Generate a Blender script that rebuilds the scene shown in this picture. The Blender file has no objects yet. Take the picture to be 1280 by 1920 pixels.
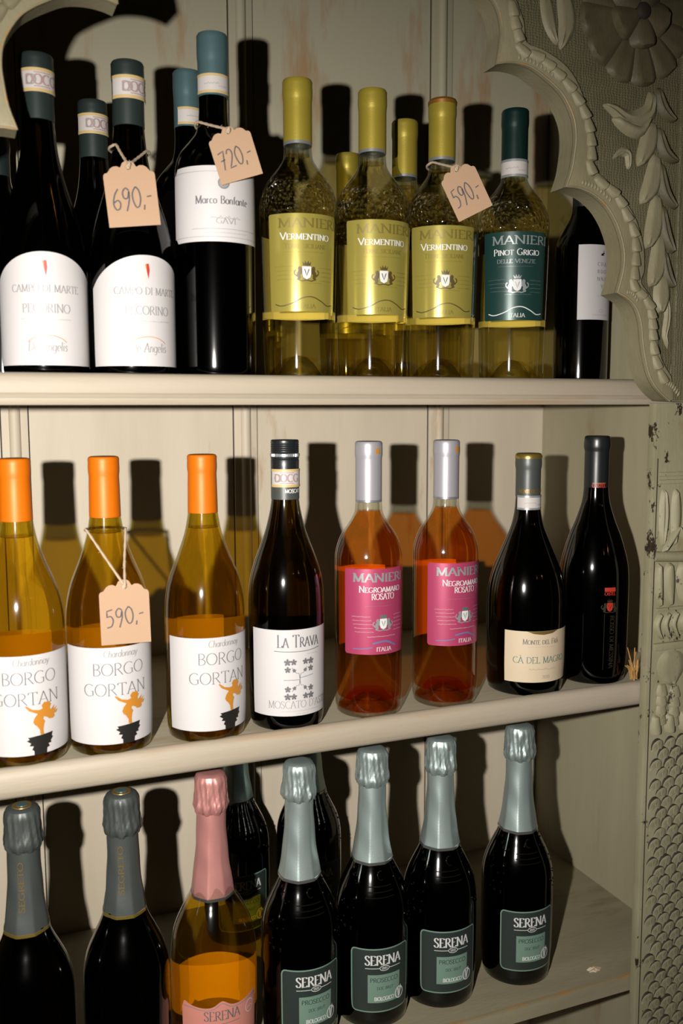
import bpy, bmesh, math, random
from mathutils import Vector, Matrix
from mathutils.geometry import tessellate_polygon
random.seed(7)
S = bpy.context.scene
COL = S.collection
R_ = math.radians
PI = math.pi

# ------------------------------------------------------------------ camera
CAM_Y = -0.898
yaw, pitch, roll = 0.390214, 0.110222, 0.00213
fw = Vector((math.sin(yaw)*math.cos(pitch), math.cos(yaw)*math.cos(pitch), -math.sin(pitch)))
rt0 = Vector((math.cos(yaw), -math.sin(yaw), 0))
dn0 = fw.cross(rt0)
rt = math.cos(roll)*rt0 + math.sin(roll)*dn0
dn = -math.sin(roll)*rt0 + math.cos(roll)*dn0
cd = bpy.data.cameras.new('camera')
cam = bpy.data.objects.new('camera', cd); COL.objects.link(cam)
m = Matrix.Identity(4)
for i in range(3):
    m[i][0] = rt[i]; m[i][1] = -dn[i]; m[i][2] = -fw[i]
m[1][3] = CAM_Y
cam.matrix_world = m
cd.sensor_fit = 'HORIZONTAL'; cd.sensor_width = 36.0; cd.lens = 1760.8/1280*36
cd.clip_start = 0.01
cd.dof.use_dof = True; cd.dof.focus_distance = 1.1; cd.dof.aperture_fstop = 9.0
S.camera = cam

# ------------------------------------------------------------------ light
w = bpy.data.worlds.new('world'); S.world = w; w.use_nodes = True
w.node_tree.nodes['Background'].inputs[0].default_value = (1.0, 0.85, 0.6, 1)
w.node_tree.nodes['Background'].inputs[1].default_value = 0.006
ld = bpy.data.lights.new('camera_flash', 'SPOT')
ld.energy = 122; ld.color = (1.0, 0.95, 0.88); ld.shadow_soft_size = 0.009
ld.spot_size = R_(97); ld.spot_blend = 1.0
fl = bpy.data.objects.new('camera_flash', ld); COL.objects.link(fl)
fl.location = (-0.150, -0.870, 0.015)
fl.rotation_euler = (Vector((0.27, 0.10, -0.22)) - fl.location).to_track_quat('-Z', 'Y').to_euler()
for i, (p, e) in enumerate([((1.45, -2.3, 0.75), 0.9), ((0.7, -2.9, 0.95), 0.5)]):
    pd = bpy.data.lights.new('room_lamp', 'POINT'); pd.energy = e; pd.color = (1.0, 0.5, 0.16); pd.shadow_soft_size = 0.03
    po = bpy.data.objects.new('room_lamp', pd); COL.objects.link(po); po.location = p
S.view_settings.view_transform = 'Standard'; S.view_settings.look = 'None'
S.view_settings.gamma = 1; S.view_settings.exposure = 0.0; S.view_settings.use_curve_mapping = False
c = S.cycles
c.max_bounces = 20; c.transmission_bounces = 16; c.transparent_max_bounces = 32; c.glossy_bounces = 5; c.diffuse_bounces = 3
c.caustics_reflective = False; c.caustics_refractive = False
c.sample_clamp_indirect = 2.5; c.use_denoising = True

# ------------------------------------------------------------------ materials
ALB = 0.64          # overall paint value against the strong flash
def new_mat(name):
    M = bpy.data.materials.new(name); M.use_nodes = True
    nt = M.node_tree; nt.nodes.clear()
    out = nt.nodes.new('ShaderNodeOutputMaterial')
    return M, nt, out
def N(nt, t, **kw):
    n = nt.nodes.new(t)
    for k, v in kw.items():
        if k in n.inputs.keys() if isinstance(k, str) else False: n.inputs[k].default_value = v
        else: setattr(n, k, v)
    return n
def pbr(name, col, rough=0.5, metal=0.0, bump=0.0, bscale=400.0, spec=0.5, vary=0.0):
    M, nt, out = new_mat(name); col = tuple(x*ALB for x in col)
    b = nt.nodes.new('ShaderNodeBsdfPrincipled')
    b.inputs['Base Color'].default_value = (*col, 1); b.inputs['Roughness'].default_value = rough
    b.inputs['Metallic'].default_value = metal; b.inputs['Specular IOR Level'].default_value = spec
    nt.links.new(b.outputs[0], out.inputs[0])
    tc = nt.nodes.new('ShaderNodeTexCoord')
    if bump > 0 or vary > 0:
        no = nt.nodes.new('ShaderNodeTexNoise'); no.inputs['Scale'].default_value = bscale; no.inputs['Detail'].default_value = 3
        nt.links.new(tc.outputs['Object'], no.inputs['Vector'])
        if bump > 0:
            bp = nt.nodes.new('ShaderNodeBump'); bp.inputs['Strength'].default_value = bump; bp.inputs['Distance'].default_value = 0.002
            nt.links.new(no.outputs['Fac'], bp.inputs['Height']); nt.links.new(bp.outputs[0], b.inputs['Normal'])
        if vary > 0:
            mx = nt.nodes.new('ShaderNodeMix'); mx.data_type = 'RGBA'
            mx.inputs[6].default_value = (*[x*(1-vary) for x in col], 1); mx.inputs[7].default_value = (*[min(1, x*(1+vary)) for x in col], 1)
            nt.links.new(no.outputs['Fac'], mx.inputs[0]); nt.links.new(mx.outputs[2], b.inputs['Base Color'])
    return M
def ramp(nt, stops):
    r = nt.nodes.new('ShaderNodeValToRGB')
    e = r.color_ramp.elements
    e[0].position, e[0].color = stops[0][0], (*stops[0][1], 1)
    e[1].position, e[1].color = stops[-1][0], (*stops[-1][1], 1)
    for p, cc in stops[1:-1]:
        x = e.new(p); x.color = (*cc, 1)
    return r
def wood(name, base, light, stain, stain_amt=0.60, scale=(7, 7, 1.2), dark=None, dark_amt=0.0, hatch=False, grain=0.25, rough=0.55, upper_tone=None):
    """limewashed old wood: pale wash, brown stains along the grain, optional worn dark spots"""
    M, nt, out = new_mat(name)
    base, light, stain = [tuple(x*ALB for x in q) for q in (base, light, stain)]
    upper_tone = tuple(x*ALB for x in upper_tone) if upper_tone else None
    L = nt.links.new
    b = nt.nodes.new('ShaderNodeBsdfPrincipled'); b.inputs['Roughness'].default_value = rough; b.inputs['Specular IOR Level'].default_value = 0.3
    L(b.outputs[0], out.inputs[0])
    tc = nt.nodes.new('ShaderNodeTexCoord')
    def noise(sc, scale, detail, rough=0.55):
        mp = nt.nodes.new('ShaderNodeMapping'); mp.inputs['Scale'].default_value = sc
        L(tc.outputs['Object'], mp.inputs[0])
        no = nt.nodes.new('ShaderNodeTexNoise'); no.inputs['Scale'].default_value = scale; no.inputs['Detail'].default_value = detail
        no.inputs['Roughness'].default_value = rough
        L(mp.outputs[0], no.inputs['Vector']); return no
    n1 = noise(scale, 1.6, 6, 0.6)
    r1 = ramp(nt, [(0.3, base), (0.7, light)]); L(n1.outputs['Fac'], r1.inputs[0])
    n2 = noise((scale[0]*1.3, scale[1]*1.3, scale[2]*1.5), 1.9, 7, 0.65)
    r2 = ramp(nt, [(stain_amt, (0, 0, 0)), (stain_amt+0.13, (1, 1, 1))]); L(n2.outputs['Fac'], r2.inputs[0])
    mx = nt.nodes.new('ShaderNodeMix'); mx.data_type = 'RGBA'; mx.inputs[7].default_value = (*stain, 1)
    ml = nt.nodes.new('ShaderNodeMath'); ml.operation = 'MULTIPLY'; ml.inputs[1].default_value = 0.62
    L(r2.outputs[0], ml.inputs[0]); L(ml.outputs[0], mx.inputs[0]); L(r1.outputs[0], mx.inputs[6])
    colo = mx.outputs[2]
    if upper_tone:      # darker, greener tone towards the top of the back, with ragged limits
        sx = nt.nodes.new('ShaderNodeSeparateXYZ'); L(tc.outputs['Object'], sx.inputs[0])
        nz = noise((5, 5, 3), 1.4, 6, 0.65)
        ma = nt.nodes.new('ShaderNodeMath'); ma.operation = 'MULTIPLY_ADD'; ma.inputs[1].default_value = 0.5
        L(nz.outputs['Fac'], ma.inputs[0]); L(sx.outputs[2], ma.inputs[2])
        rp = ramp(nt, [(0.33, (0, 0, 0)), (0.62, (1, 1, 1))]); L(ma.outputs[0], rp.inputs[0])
        mp_ = nt.nodes.new('ShaderNodeMix'); mp_.data_type = 'RGBA'; mp_.inputs[7].default_value = (*upper_tone, 1)
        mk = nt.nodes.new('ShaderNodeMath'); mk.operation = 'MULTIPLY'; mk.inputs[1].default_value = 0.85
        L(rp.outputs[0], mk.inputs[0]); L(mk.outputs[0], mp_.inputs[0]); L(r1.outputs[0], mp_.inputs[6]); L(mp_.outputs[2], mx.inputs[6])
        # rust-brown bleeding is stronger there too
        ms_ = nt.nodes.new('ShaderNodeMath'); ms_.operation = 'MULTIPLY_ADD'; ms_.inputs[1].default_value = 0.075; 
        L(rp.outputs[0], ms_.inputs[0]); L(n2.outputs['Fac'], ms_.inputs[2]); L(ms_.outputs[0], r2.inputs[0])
    n3 = noise((scale[0]*14, scale[1]*14, scale[2]*7), 2.0, 4, 0.6)
    if dark:
        n4 = noise((52, 52, 34), 1.0, 5, 0.72)
        r4 = ramp(nt, [(dark_amt, (0, 0, 0)), (dark_amt+0.035, (1, 1, 1))]); L(n4.outputs['Fac'], r4.inputs[0])
        m2 = nt.nodes.new('ShaderNodeMix'); m2.data_type = 'RGBA'; m2.inputs[7].default_value = (*dark, 1)
        L(r4.outputs[0], m2.inputs[0]); L(colo, m2.inputs[6]); colo = m2.outputs[2]
    L(colo, b.inputs['Base Color'])
    bp = nt.nodes.new('ShaderNodeBump'); bp.inputs['Strength'].default_value = grain; bp.inputs['Distance'].default_value = 0.0012
    h = n3.outputs['Fac']
    if hatch:
        wv = nt.nodes.new('ShaderNodeTexWave'); wv.inputs['Scale'].default_value = 120; wv.inputs['Distortion'].default_value = 6
        wv.bands_direction = 'Z'; wv.inputs['Detail'].default_value = 2
        wv2 = nt.nodes.new('ShaderNodeTexWave'); wv2.inputs['Scale'].default_value = 85; wv2.inputs['Distortion'].default_value = 7
        wv2.bands_direction = 'X'
        L(tc.outputs['Object'], wv.inputs[0]); L(tc.outputs['Object'], wv2.inputs[0])
        ad = nt.nodes.new('ShaderNodeMath'); ad.operation = 'MULTIPLY'
        L(wv.outputs['Fac'], ad.inputs[0]); L(wv2.outputs['Fac'], ad.inputs[1]); h = ad.outputs[0]
    L(h, bp.inputs['Height']); L(bp.outputs[0], b.inputs['Normal'])
    return M
def glass(name, tint, ior=1.45, rough=0.0, mix=0.2, relief=None, gloss=0.09):
    """tinted bottle glass; a share of straight transmission keeps the shadow tinted"""
    M, nt, out = new_mat(name); L = nt.links.new
    g = nt.nodes.new('ShaderNodeBsdfRefraction'); g.inputs['Color'].default_value = (*tint, 1)
    g.inputs['IOR'].default_value = ior; g.inputs['Roughness'].default_value = rough
    gl = nt.nodes.new('ShaderNodeBsdfGlossy'); gl.inputs['Roughness'].default_value = gloss; gl.inputs['Color'].default_value = (1, 1, 1, 1)
    fr = nt.nodes.new('ShaderNodeFresnel'); fr.inputs['IOR'].default_value = ior
    t = nt.nodes.new('ShaderNodeBsdfTransparent'); t.inputs[0].default_value = (*tint, 1)
    ms = nt.nodes.new('ShaderNodeMixShader'); ms.inputs[0].default_value = mix
    mf = nt.nodes.new('ShaderNodeMixShader')
    L(g.outputs[0], ms.inputs[1]); L(t.outputs[0], ms.inputs[2])
    # surface reflection only where light enters the bottle (inside, it meets the wall below the critical angle)
    ge = nt.nodes.new('ShaderNodeNewGeometry'); iv = nt.nodes.new('ShaderNodeMath'); iv.operation = 'SUBTRACT'; iv.inputs[0].default_value = 1.0
    L(ge.outputs['Backfacing'], iv.inputs[1])
    fm = nt.nodes.new('ShaderNodeMath'); fm.operation = 'MULTIPLY'; L(fr.outputs[0], fm.inputs[0]); L(iv.outputs[0], fm.inputs[1])
    L(fm.outputs[0], mf.inputs[0]); L(ms.outputs[0], mf.inputs[1]); L(gl.outputs[0], mf.inputs[2]); L(mf.outputs[0], out.inputs[0])
    tc = nt.nodes.new('ShaderNodeTexCoord')
    if relief:                       # moulded grape relief between two heights
        z0, z1 = relief
        vo = nt.nodes.new('ShaderNodeTexVoronoi'); vo.inputs['Scale'].default_value = 190
        L(tc.outputs['Object'], vo.inputs['Vector'])
        sx = nt.nodes.new('ShaderNodeSeparateXYZ'); L(tc.outputs['Object'], sx.inputs[0])
        mr = nt.nodes.new('ShaderNodeMapRange'); mr.interpolation_type = 'SMOOTHSTEP'
        mr.inputs[1].default_value = z0; mr.inputs[2].default_value = z0+0.006
        mr2 = nt.nodes.new('ShaderNodeMapRange'); mr2.interpolation_type = 'SMOOTHSTEP'
        mr2.inputs[1].default_value = z1; mr2.inputs[2].default_value = z1-0.012
        mu = nt.nodes.new('ShaderNodeMath'); mu.operation = 'MULTIPLY'
        L(sx.outputs[2], mr.inputs[0]); L(sx.outputs[2], mr2.inputs[0]); L(mr.outputs[0], mu.inputs[0]); L(mr2.outputs[0], mu.inputs[1])
        bp = nt.nodes.new('ShaderNodeBump'); bp.inputs['Distance'].default_value = 0.008
        L(mu.outputs[0], bp.inputs['Strength']); L(vo.outputs['Distance'], bp.inputs['Height'])
        L(bp.outputs[0], g.inputs['Normal']); L(bp.outputs[0], gl.inputs['Normal']); L(bp.outputs[0], fr.inputs['Normal'])
    return M
def wine(name, tint):
    M, nt, out = new_mat(name)
    t = nt.nodes.new('ShaderNodeBsdfTransparent'); t.inputs[0].default_value = (*tint, 1)
    nt.links.new(t.outputs[0], out.inputs[0]); return M
def dark_glass(name, col, rough=0.03):
    return pbr(name, col, rough, 0.0, spec=0.5)

MT = {}
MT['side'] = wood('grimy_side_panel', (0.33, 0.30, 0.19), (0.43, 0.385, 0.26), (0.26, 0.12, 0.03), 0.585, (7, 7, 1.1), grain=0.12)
MT['panel'] = wood('limewashed_panel', (0.58, 0.505, 0.385), (0.70, 0.615, 0.485), (0.36, 0.17, 0.05), 0.63, (7, 7, 1.3), grain=0.12, upper_tone=(0.40, 0.375, 0.26))
MT['shelf'] = wood('limewashed_shelf', (0.34, 0.29, 0.215), (0.43, 0.37, 0.29), (0.36, 0.22, 0.11), 0.58, (1.1, 7, 16), grain=0.3)
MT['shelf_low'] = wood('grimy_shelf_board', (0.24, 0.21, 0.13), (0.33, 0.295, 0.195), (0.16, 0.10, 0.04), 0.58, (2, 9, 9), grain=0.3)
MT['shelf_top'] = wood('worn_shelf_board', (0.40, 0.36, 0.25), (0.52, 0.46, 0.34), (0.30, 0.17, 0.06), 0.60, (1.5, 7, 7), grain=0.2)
MT['carved'] = wood('carved_wood', (0.22, 0.195, 0.115), (0.30, 0.265, 0.165), (0.30, 0.17, 0.05), 0.66, (10, 10, 8), grain=0.35)
MT['field'] = wood('hatched_wood', (0.115, 0.102, 0.056), (0.165, 0.148, 0.086), (0.14, 0.11, 0.05), 0.60, (12, 12, 9), hatch=True, grain=0.55)
MT['dark'] = wood('dark_carved_wood', (0.085, 0.072, 0.04), (0.13, 0.11, 0.06), (0.25, 0.13, 0.04), 0.68, (14, 14, 12), grain=0.35)
MT['pilaster'] = wood('flaking_pilaster', (0.28, 0.255, 0.155), (0.37, 0.34, 0.225), (0.26, 0.19, 0.08), 0.62, (10, 10, 6), dark=(0.022, 0.014, 0.008), dark_amt=0.60, grain=0.3)
MT['edge'] = wood('worn_edge', (0.24, 0.21, 0.125), (0.32, 0.28, 0.175), (0.45, 0.22, 0.05), 0.52, (28, 28, 28), grain=0.3)
MT['groove'] = pbr('dark_seam', (0.02, 0.014, 0.008), 0.8)
MT['ochre'] = wood('worn_ochre_stripe', (0.27, 0.235, 0.145), (0.34, 0.27, 0.15), (0.46, 0.21, 0.04), 0.47, (9, 30, 30), grain=0.2)
# glass and wine
MT['clear'] = glass('clear_glass', (0.985, 0.99, 0.95), 1.40, 0.0, 0.70)
MT['clear_relief'] = glass('clear_glass_grape_relief', (0.985, 0.99, 0.95), 1.42, 0.0, 0.66, (0.166, 0.205), 0.05)
MT['glint'] = pbr('moulded_dark_glass', (0.006, 0.005, 0.003), 0.16, spec=0.9)
MT['olive'] = glass('olive_glass', (0.88, 0.79, 0.34), 1.42, 0.0, 0.60)
MT['dark_olive'] = glass('dark_olive_glass', (0.26, 0.20, 0.035), 1.48, 0.0, 0.12)
MT['brown'] = glass('dark_brown_glass', (0.10, 0.07, 0.025), 1.5, 0.0, 0.05)
MT['black'] = glass('black_green_glass', (0.05, 0.04, 0.018), 1.5, 0.0, 0.03)
MT['wine_white'] = wine('white_wine', (0.99, 0.92, 0.62))
MT['wine_chard'] = wine('golden_wine', (0.95, 0.80, 0.30))
MT['wine_rose'] = wine('rose_wine', (0.95, 0.55, 0.20))
MT['wine_pink'] = wine('amber_sparkling_wine', (0.99, 0.74, 0.17))
# capsules and foils
MT['cap_orange'] = pbr('orange_capsule', (0.66, 0.148, 0.002), 0.45, 0.1, spec=0.25)
MT['cap_gold'] = pbr('gold_capsule', (0.42, 0.33, 0.04), 0.36, 0.45, bump=0.06, bscale=900)
MT['cap_gold_rim'] = pbr('copper_capsule_rim', (0.30, 0.13, 0.02), 0.4, 0.5)
MT['cap_green'] = pbr('dark_green_capsule', (0.006, 0.026, 0.022), 0.33, 0.3)
MT['cap_slate'] = pbr('slate_capsule', (0.022, 0.034, 0.032), 0.38, 0.2)
MT['cap_teal'] = pbr('teal_blue_capsule', (0.085, 0.155, 0.17), 0.36, 0.3)
MT['cap_silver'] = pbr('silver_capsule', (0.42, 0.405, 0.44), 0.38, 0.35)
MT['cap_grey'] = pbr('grey_capsule', (0.062, 0.07, 0.066), 0.42, 0.1)
MT['cap_black'] = pbr('black_capsule', (0.012, 0.015, 0.016), 0.34, 0.1)
MT['foil_serena'] = pbr('silver_green_foil', (0.66, 0.80, 0.78), 0.40, 0.82, bump=0.05, bscale=700)
MT['foil_pink'] = pbr('pink_foil', (0.80, 0.36, 0.33), 0.38, 0.6, bump=0.05, bscale=700)
MT['foil_grey'] = pbr('grey_foil', (0.06, 0.07, 0.066), 0.45, 0.2, bump=0.05, bscale=700)
MT['foil_band'] = pbr('bright_foil_edge', (0.6, 0.6, 0.58), 0.22, 0.9)
MT['gold_band'] = pbr('gold_foil_edge', (0.50, 0.36, 0.08), 0.28, 0.8)
MT['tin'] = pbr('silver_collar', (0.45, 0.47, 0.5), 0.3, 0.7)
# paper and print
MT['white'] = pbr('white_label_paper', (0.56, 0.535, 0.535), 0.6, vary=0.02, bscale=900)
MT['cream'] = pbr('cream_label_paper', (0.62, 0.50, 0.35), 0.6)
MT['gold_label'] = pbr('gold_label_paper', (0.42, 0.355, 0.075), 0.25, 0.42)
MT['green_label'] = pbr('green_label_paper', (0.014, 0.052, 0.046), 0.34, 0.25)
MT['pink_label'] = pbr('pink_label_paper', (0.44, 0.055, 0.135), 0.36, 0.25)
MT['slate_label'] = pbr('slate_label_paper', (0.024, 0.034, 0.031), 0.45)
MT['sage'] = pbr('sage_print', (0.20, 0.32, 0.25), 0.45, 0.2)
MT['rose_label'] = pbr('rose_label_paper', (0.62, 0.24, 0.19), 0.5)
MT['back_paper'] = pbr('back_label_paper', (1.25, 1.2, 1.08), 0.6)
MT['p_grey'] = pbr('grey_print', (0.13, 0.125, 0.135), 0.5)
MT['p_lightgrey'] = pbr('pale_grey_print', (0.27, 0.26, 0.27), 0.5)
MT['p_black'] = pbr('black_print', (0.015, 0.013, 0.012), 0.4)
MT['p_orange'] = pbr('orange_print', (0.50, 0.20, 0.02), 0.45)
MT['p_brown'] = pbr('brown_print', (0.085, 0.055, 0.012), 0.45, 0.2)
MT['p_olive'] = pbr('olive_gold_print', (0.20, 0.155, 0.03), 0.4, 0.3)
MT['p_white'] = pbr('white_print', (0.66, 0.66, 0.64), 0.5)
MT['p_silver'] = pbr('silver_print', (0.42, 0.45, 0.46), 0.3, 0.5)
MT['p_red'] = pbr('red_print', (0.45, 0.03, 0.015), 0.45)
MT['p_gold'] = pbr('gold_print', (0.32, 0.21, 0.06), 0.35, 0.6)
MT['p_darkgold'] = pbr('dull_bronze_print', (0.05, 0.04, 0.022), 0.4, 0.4)
MT['p_teal'] = pbr('teal_print', (0.06, 0.16, 0.14), 0.5)
MT['p_blue'] = pbr('blue_print', (0.12, 0.15, 0.32), 0.4)
MT['band_white'] = pbr('white_tax_band', (0.55, 0.51, 0.49), 0.55)
MT['band_mauve'] = pbr('mauve_band_print', (0.36, 0.24, 0.24), 0.55)
MT['band_gold'] = pbr('gold_band_edge', (0.55, 0.40, 0.17), 0.5)
MT['kraft'] = pbr('kraft_card', (0.42, 0.265, 0.16), 0.8, bump=0.1, bscale=900, vary=0.08)
MT['twine'] = pbr('pale_twine', (0.50, 0.375, 0.26), 0.85, vary=0.25, bscale=600)
MT['ink'] = pbr('dark_ink', (0.05, 0.042, 0.045), 0.6)
MT['straw'] = pbr('dry_straw', (0.42, 0.22, 0.06), 0.75, vary=0.4, bscale=300)

# ------------------------------------------------------------------ mesh helpers
def link(o, parent=None):
    COL.objects.link(o)
    if parent is not None: o.parent = parent
    return o
def mesh_of(name, verts, faces, mats, smooth=True, sharp=0.7, midx=None):
    me = bpy.data.meshes.new(name)
    me.from_pydata([tuple(v) for v in verts], [], faces)
    for mm in (mats if isinstance(mats, (list, tuple)) else [mats]): me.materials.append(mm)
    if midx: me.polygons.foreach_set('material_index', midx)
    bm = bmesh.new(); bm.from_mesh(me); bmesh.ops.recalc_face_normals(bm, faces=bm.faces) if smooth != 'keep' else None
    bm.to_mesh(me); bm.free()
    if smooth:
        me.polygons.foreach_set('use_smooth', [True]*len(me.polygons))
        if sharp: me.set_sharp_from_angle(angle=sharp)
    me.update(); return me
def obj(name, me, parent=None, loc=None):
    o = bpy.data.objects.new(name, me); link(o, parent)
    if loc: o.location = loc
    return o
def empty(name, loc, rz, label, cat, group=None):
    o = bpy.data.objects.new(name, None); link(o)
    o.empty_display_size = 0.02
    o.location = loc; o.rotation_euler = (0, 0, rz)
    o['label'] = label; o['category'] = cat
    if group: o['group'] = group
    return o
def cat(pts, n=4):
    """Catmull-Rom through the points"""
    out = []
    P = [pts[0]] + list(pts) + [pts[-1]]
    for i in range(1, len(P)-2):
        p0, p1, p2, p3 = P[i-1], P[i], P[i+1], P[i+2]
        for k in range(n):
            t = k/n
            out.append(tuple(0.5*((2*b)+(-a+c_)*t+(2*a-5*b+4*c_-d)*t*t+(-a+3*b-3*c_+d)*t**3) for a, b, c_, d in zip(p0, p1, p2, p3)))
    out.append(tuple(pts[-1])); return out
def lathe_vf(prof, n=56, rmod=None, close=True):
    """prof: list of (r, z); rmod(angle, z, r) gives a radius"""
    V, F, rows = [], [], []
    for r, z in prof:
        if r < 1e-6:
            rows.append([len(V)]); V.append((0, 0, z))
        else:
            row = []
            for k in range(n):
                a = 2*PI*k/n
                rr = rmod(a, z, r) if rmod else r
                row.append(len(V)); V.append((rr*math.sin(a), -rr*math.cos(a), z))
            rows.append(row)
    for A, B in zip(rows[:-1], rows[1:]):
        if len(A) == 1 and len(B) == 1: continue
        for k in range(n):
            j = (k+1) % n
            if len(A) == 1: F.append((A[0], B[j], B[k]))
            elif len(B) == 1: F.append((A[k], A[j], B[0]))
            else: F.append((A[k], A[j], B[j], B[k]))
    return V, F
def box_vf(x0, x1, y0, y1, z0, z1):
    V = [(x, y, z) for x in (x0, x1) for y in (y0, y1) for z in (z0, z1)]
    F = [(0, 1, 3, 2), (4, 6, 7, 5), (0, 4, 5, 1), (2, 3, 7, 6), (0, 2, 6, 4), (1, 5, 7, 3)]
    return V, F
def join(parts):
    V, F = [], []
    for v, f in parts:
        o = len(V); V += list(v); F += [tuple(i+o for i in q) for q in f]
    return V, F
def box(name, x0, x1, y0, y1, z0, z1, mat, parent=None, bevel=0.0015):
    V, F = box_vf(x0, x1, y0, y1, z0, z1)
    me = mesh_of(name, V, F, mat, smooth=False)
    if bevel:
        bm = bmesh.new(); bm.from_mesh(me)
        bmesh.ops.bevel(bm, geom=list(bm.edges), offset=bevel, segments=2, affect='EDGES', profile=0.6)
        bm.to_mesh(me); bm.free()
        me.polygons.foreach_set('use_smooth', [True]*len(me.polygons)); me.set_sharp_from_angle(angle=0.9)
    return obj(name, me, parent)
def tube_vf(pts, rad, n=7, cap=True):
    V, F = [], []
    P = [Vector(p) for p in pts]
    up = Vector((0.13, 0.2, 0.97)); prev = None
    for i, p in enumerate(P):
        t = (P[min(i+1, len(P)-1)] - P[max(i-1, 0)]).normalized()
        a = (up - up.dot(t)*t) if prev is None else (prev - prev.dot(t)*t)
        if a.length < 1e-6: a = Vector((1, 0, 0)) - t.x*t
        a.normalize(); prev = a; b = t.cross(a)
        r = rad(i/(len(P)-1)) if callable(rad) else rad
        for k in range(n):
            q = 2*PI*k/n; V.append(tuple(p + r*(math.cos(q)*a + math.sin(q)*b)))
    for i in range(len(P)-1):
        for k in range(n):
            j = (k+1) % n
            F.append((i*n+k, i*n+j, (i+1)*n+j, (i+1)*n+k))
    if cap: F.append(tuple(range(n))[::-1]); F.append(tuple((len(P)-1)*n+k for k in range(n)))
    return V, F

# ------------------------------------------------------------------ a small serif letter set (broad-nib strokes)
def arc(cx, cy, rx, ry, a0, a1, n=12):
    return [(cx+rx*math.cos(R_(a0+(a1-a0)*k/n)), cy+ry*math.sin(R_(a0+(a1-a0)*k/n))) for k in range(n+1)]
G = {}
def g(ch, adv, strokes, serifs=()): G[ch] = (adv, strokes, serifs)
st = lambda x, a=0, b=1: [(x, a), (x, b)]
g('A', .80, [[(.06, 0), (.40, 1)], [(.40, 1), (.74, 0)], [(.2, .33), (.6, .33)]], [(.06, 0), (.74, 0)])
g('B', .70, [st(.15), [(.15, 1)]+arc(.3, .76, .26, .24, 90, -90)+[(.15, .52)], [(.15, .52)]+arc(.3, .26, .32, .26, 90, -90)+[(.15, 0)]])
g('C', .80, [arc(.46, .5, .40, .5, 48, 312)])
g('D', .86, [st(.15), [(.15, 1)]+arc(.3, .5, .48, .5, 90, -90)+[(.15, 0)]])
g('E', .66, [st(.15), [(.15, 1), (.56, 1)], [(.15, .52), (.48, .52)], [(.15, 0), (.6, 0)], [(.56, 1), (.56, .86)], [(.6, 0), (.6, .14)]], [(.12, 1), (.12, 0)])
g('F', .62, [st(.15), [(.15, 1), (.56, 1)], [(.15, .52), (.46, .52)], [(.56, 1), (.56, .86)]], [(.12, 1), (.15, 0)])
g('G', .86, [arc(.46, .5, .40, .5, 48, 300), [(.72, .42), (.72, .06)], [(.56, .42), (.8, .42)]])
g('H', .84, [st(.15), st(.69), [(.15, .5), (.69, .5)]], [(.15, 0), (.15, 1), (.69, 0), (.69, 1)])
g('I', .34, [st(.17)], [(.17, 0), (.17, 1)])
g('L', .62, [st(.15), [(.15, 0), (.56, 0)], [(.56, 0), (.56, .16)]], [(.15, 1), (.12, 0)])
g('M', 1.0, [[(.14, 0), (.17, 1)], [(.17, 1), (.5, .04)], [(.5, .04), (.83, 1)], [(.83, 1), (.86, 0)]], [(.14, 0), (.86, 0), (.12, 1), (.88, 1)])
g('N', .88, [[(.14, 0), (.14, 1)], [(.14, 1), (.74, 0)], [(.74, 0), (.74, 1)]], [(.14, 0), (.1, 1), (.74, 1)])
g('O', .88, [arc(.44, .5, .40, .5, 0, 360, 20)])
g('P', .66, [st(.15), [(.15, 1)]+arc(.3, .74, .28, .26, 90, -90)+[(.15, .48)]], [(.15, 0)])
g('Q', .88, [arc(.44, .5, .40, .5, 0, 360, 20), [(.5, .1), (.8, -.2)]])
g('R', .74, [st(.15), [(.15, 1)]+arc(.3, .75, .28, .25, 90, -90)+[(.15, .5)], [(.34, .5), (.70, 0)]], [(.15, 0)])
g('S', .62, [cat([(.52, .80), (.45, .95), (.3, 1.0), (.14, .92), (.11, .75), (.22, .6), (.4, .46), (.52, .32), (.52, .14), (.42, .02), (.27, 0), (.13, .06), (.08, .22)], 2)])
g('T', .74, [st(.37), [(.06, 1), (.68, 1)], [(.06, 1), (.06, .85)], [(.68, 1), (.68, .85)]], [(.37, 0)])
g('U', .84, [[(.15, 1), (.15, .3)]+arc(.42, .3, .27, .3, 180, 360)+[(.69, 1)]], [(.15, 1), (.69, 1)])
g('V', .80, [[(.06, 1), (.42, 0)], [(.42, 0), (.75, 1)]], [(.06, 1), (.75, 1)])
g('X', .80, [[(.08, 0), (.70, 1)], [(.08, 1), (.72, 0)]], [(.08, 0), (.08, 1)])
g('Y', .76, [[(.06, 1), (.38, .48)], [(.38, .48), (.7, 1)], st(.38, 0, .48)], [(.06, 1), (.7, 1), (.38, 0)])
g('Z', .70, [[(.1, 1), (.6, 1)], [(.6, 1), (.08, 0)], [(.08, 0), (.62, 0)]])
g(' ', .42, []); g("'", .22, [[(.1, 1), (.08, .78)]]); g('.', .22, [[(.08, 0), (.08, .06)]])
g('À', .80, G['A'][1]+[[(.28, 1.28), (.44, 1.12)]], G['A'][2]); g('Á', .80, G['A'][1]+[[(.52, 1.28), (.36, 1.12)]], G['A'][2])
g('0', .62, [cat([(.31, 1), (.08, .75), (.05, .4), (.2, .03), (.42, .05), (.56, .4), (.5, .8), (.31, 1.0)], 3)])
g('1', .40, [[(.08, .8), (.22, 1), (.22, 0)]]); g('2', .6, [cat([(.06, .78), (.2, .98), (.42, .95), (.5, .72), (.35, .4), (.05, 0)], 3)+[(.55, .02)]])
g('3', .56, [cat([(.06, .9), (.3, 1), (.46, .8), (.22, .55), (.48, .3), (.3, 0), (.04, .08)], 3)])
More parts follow.
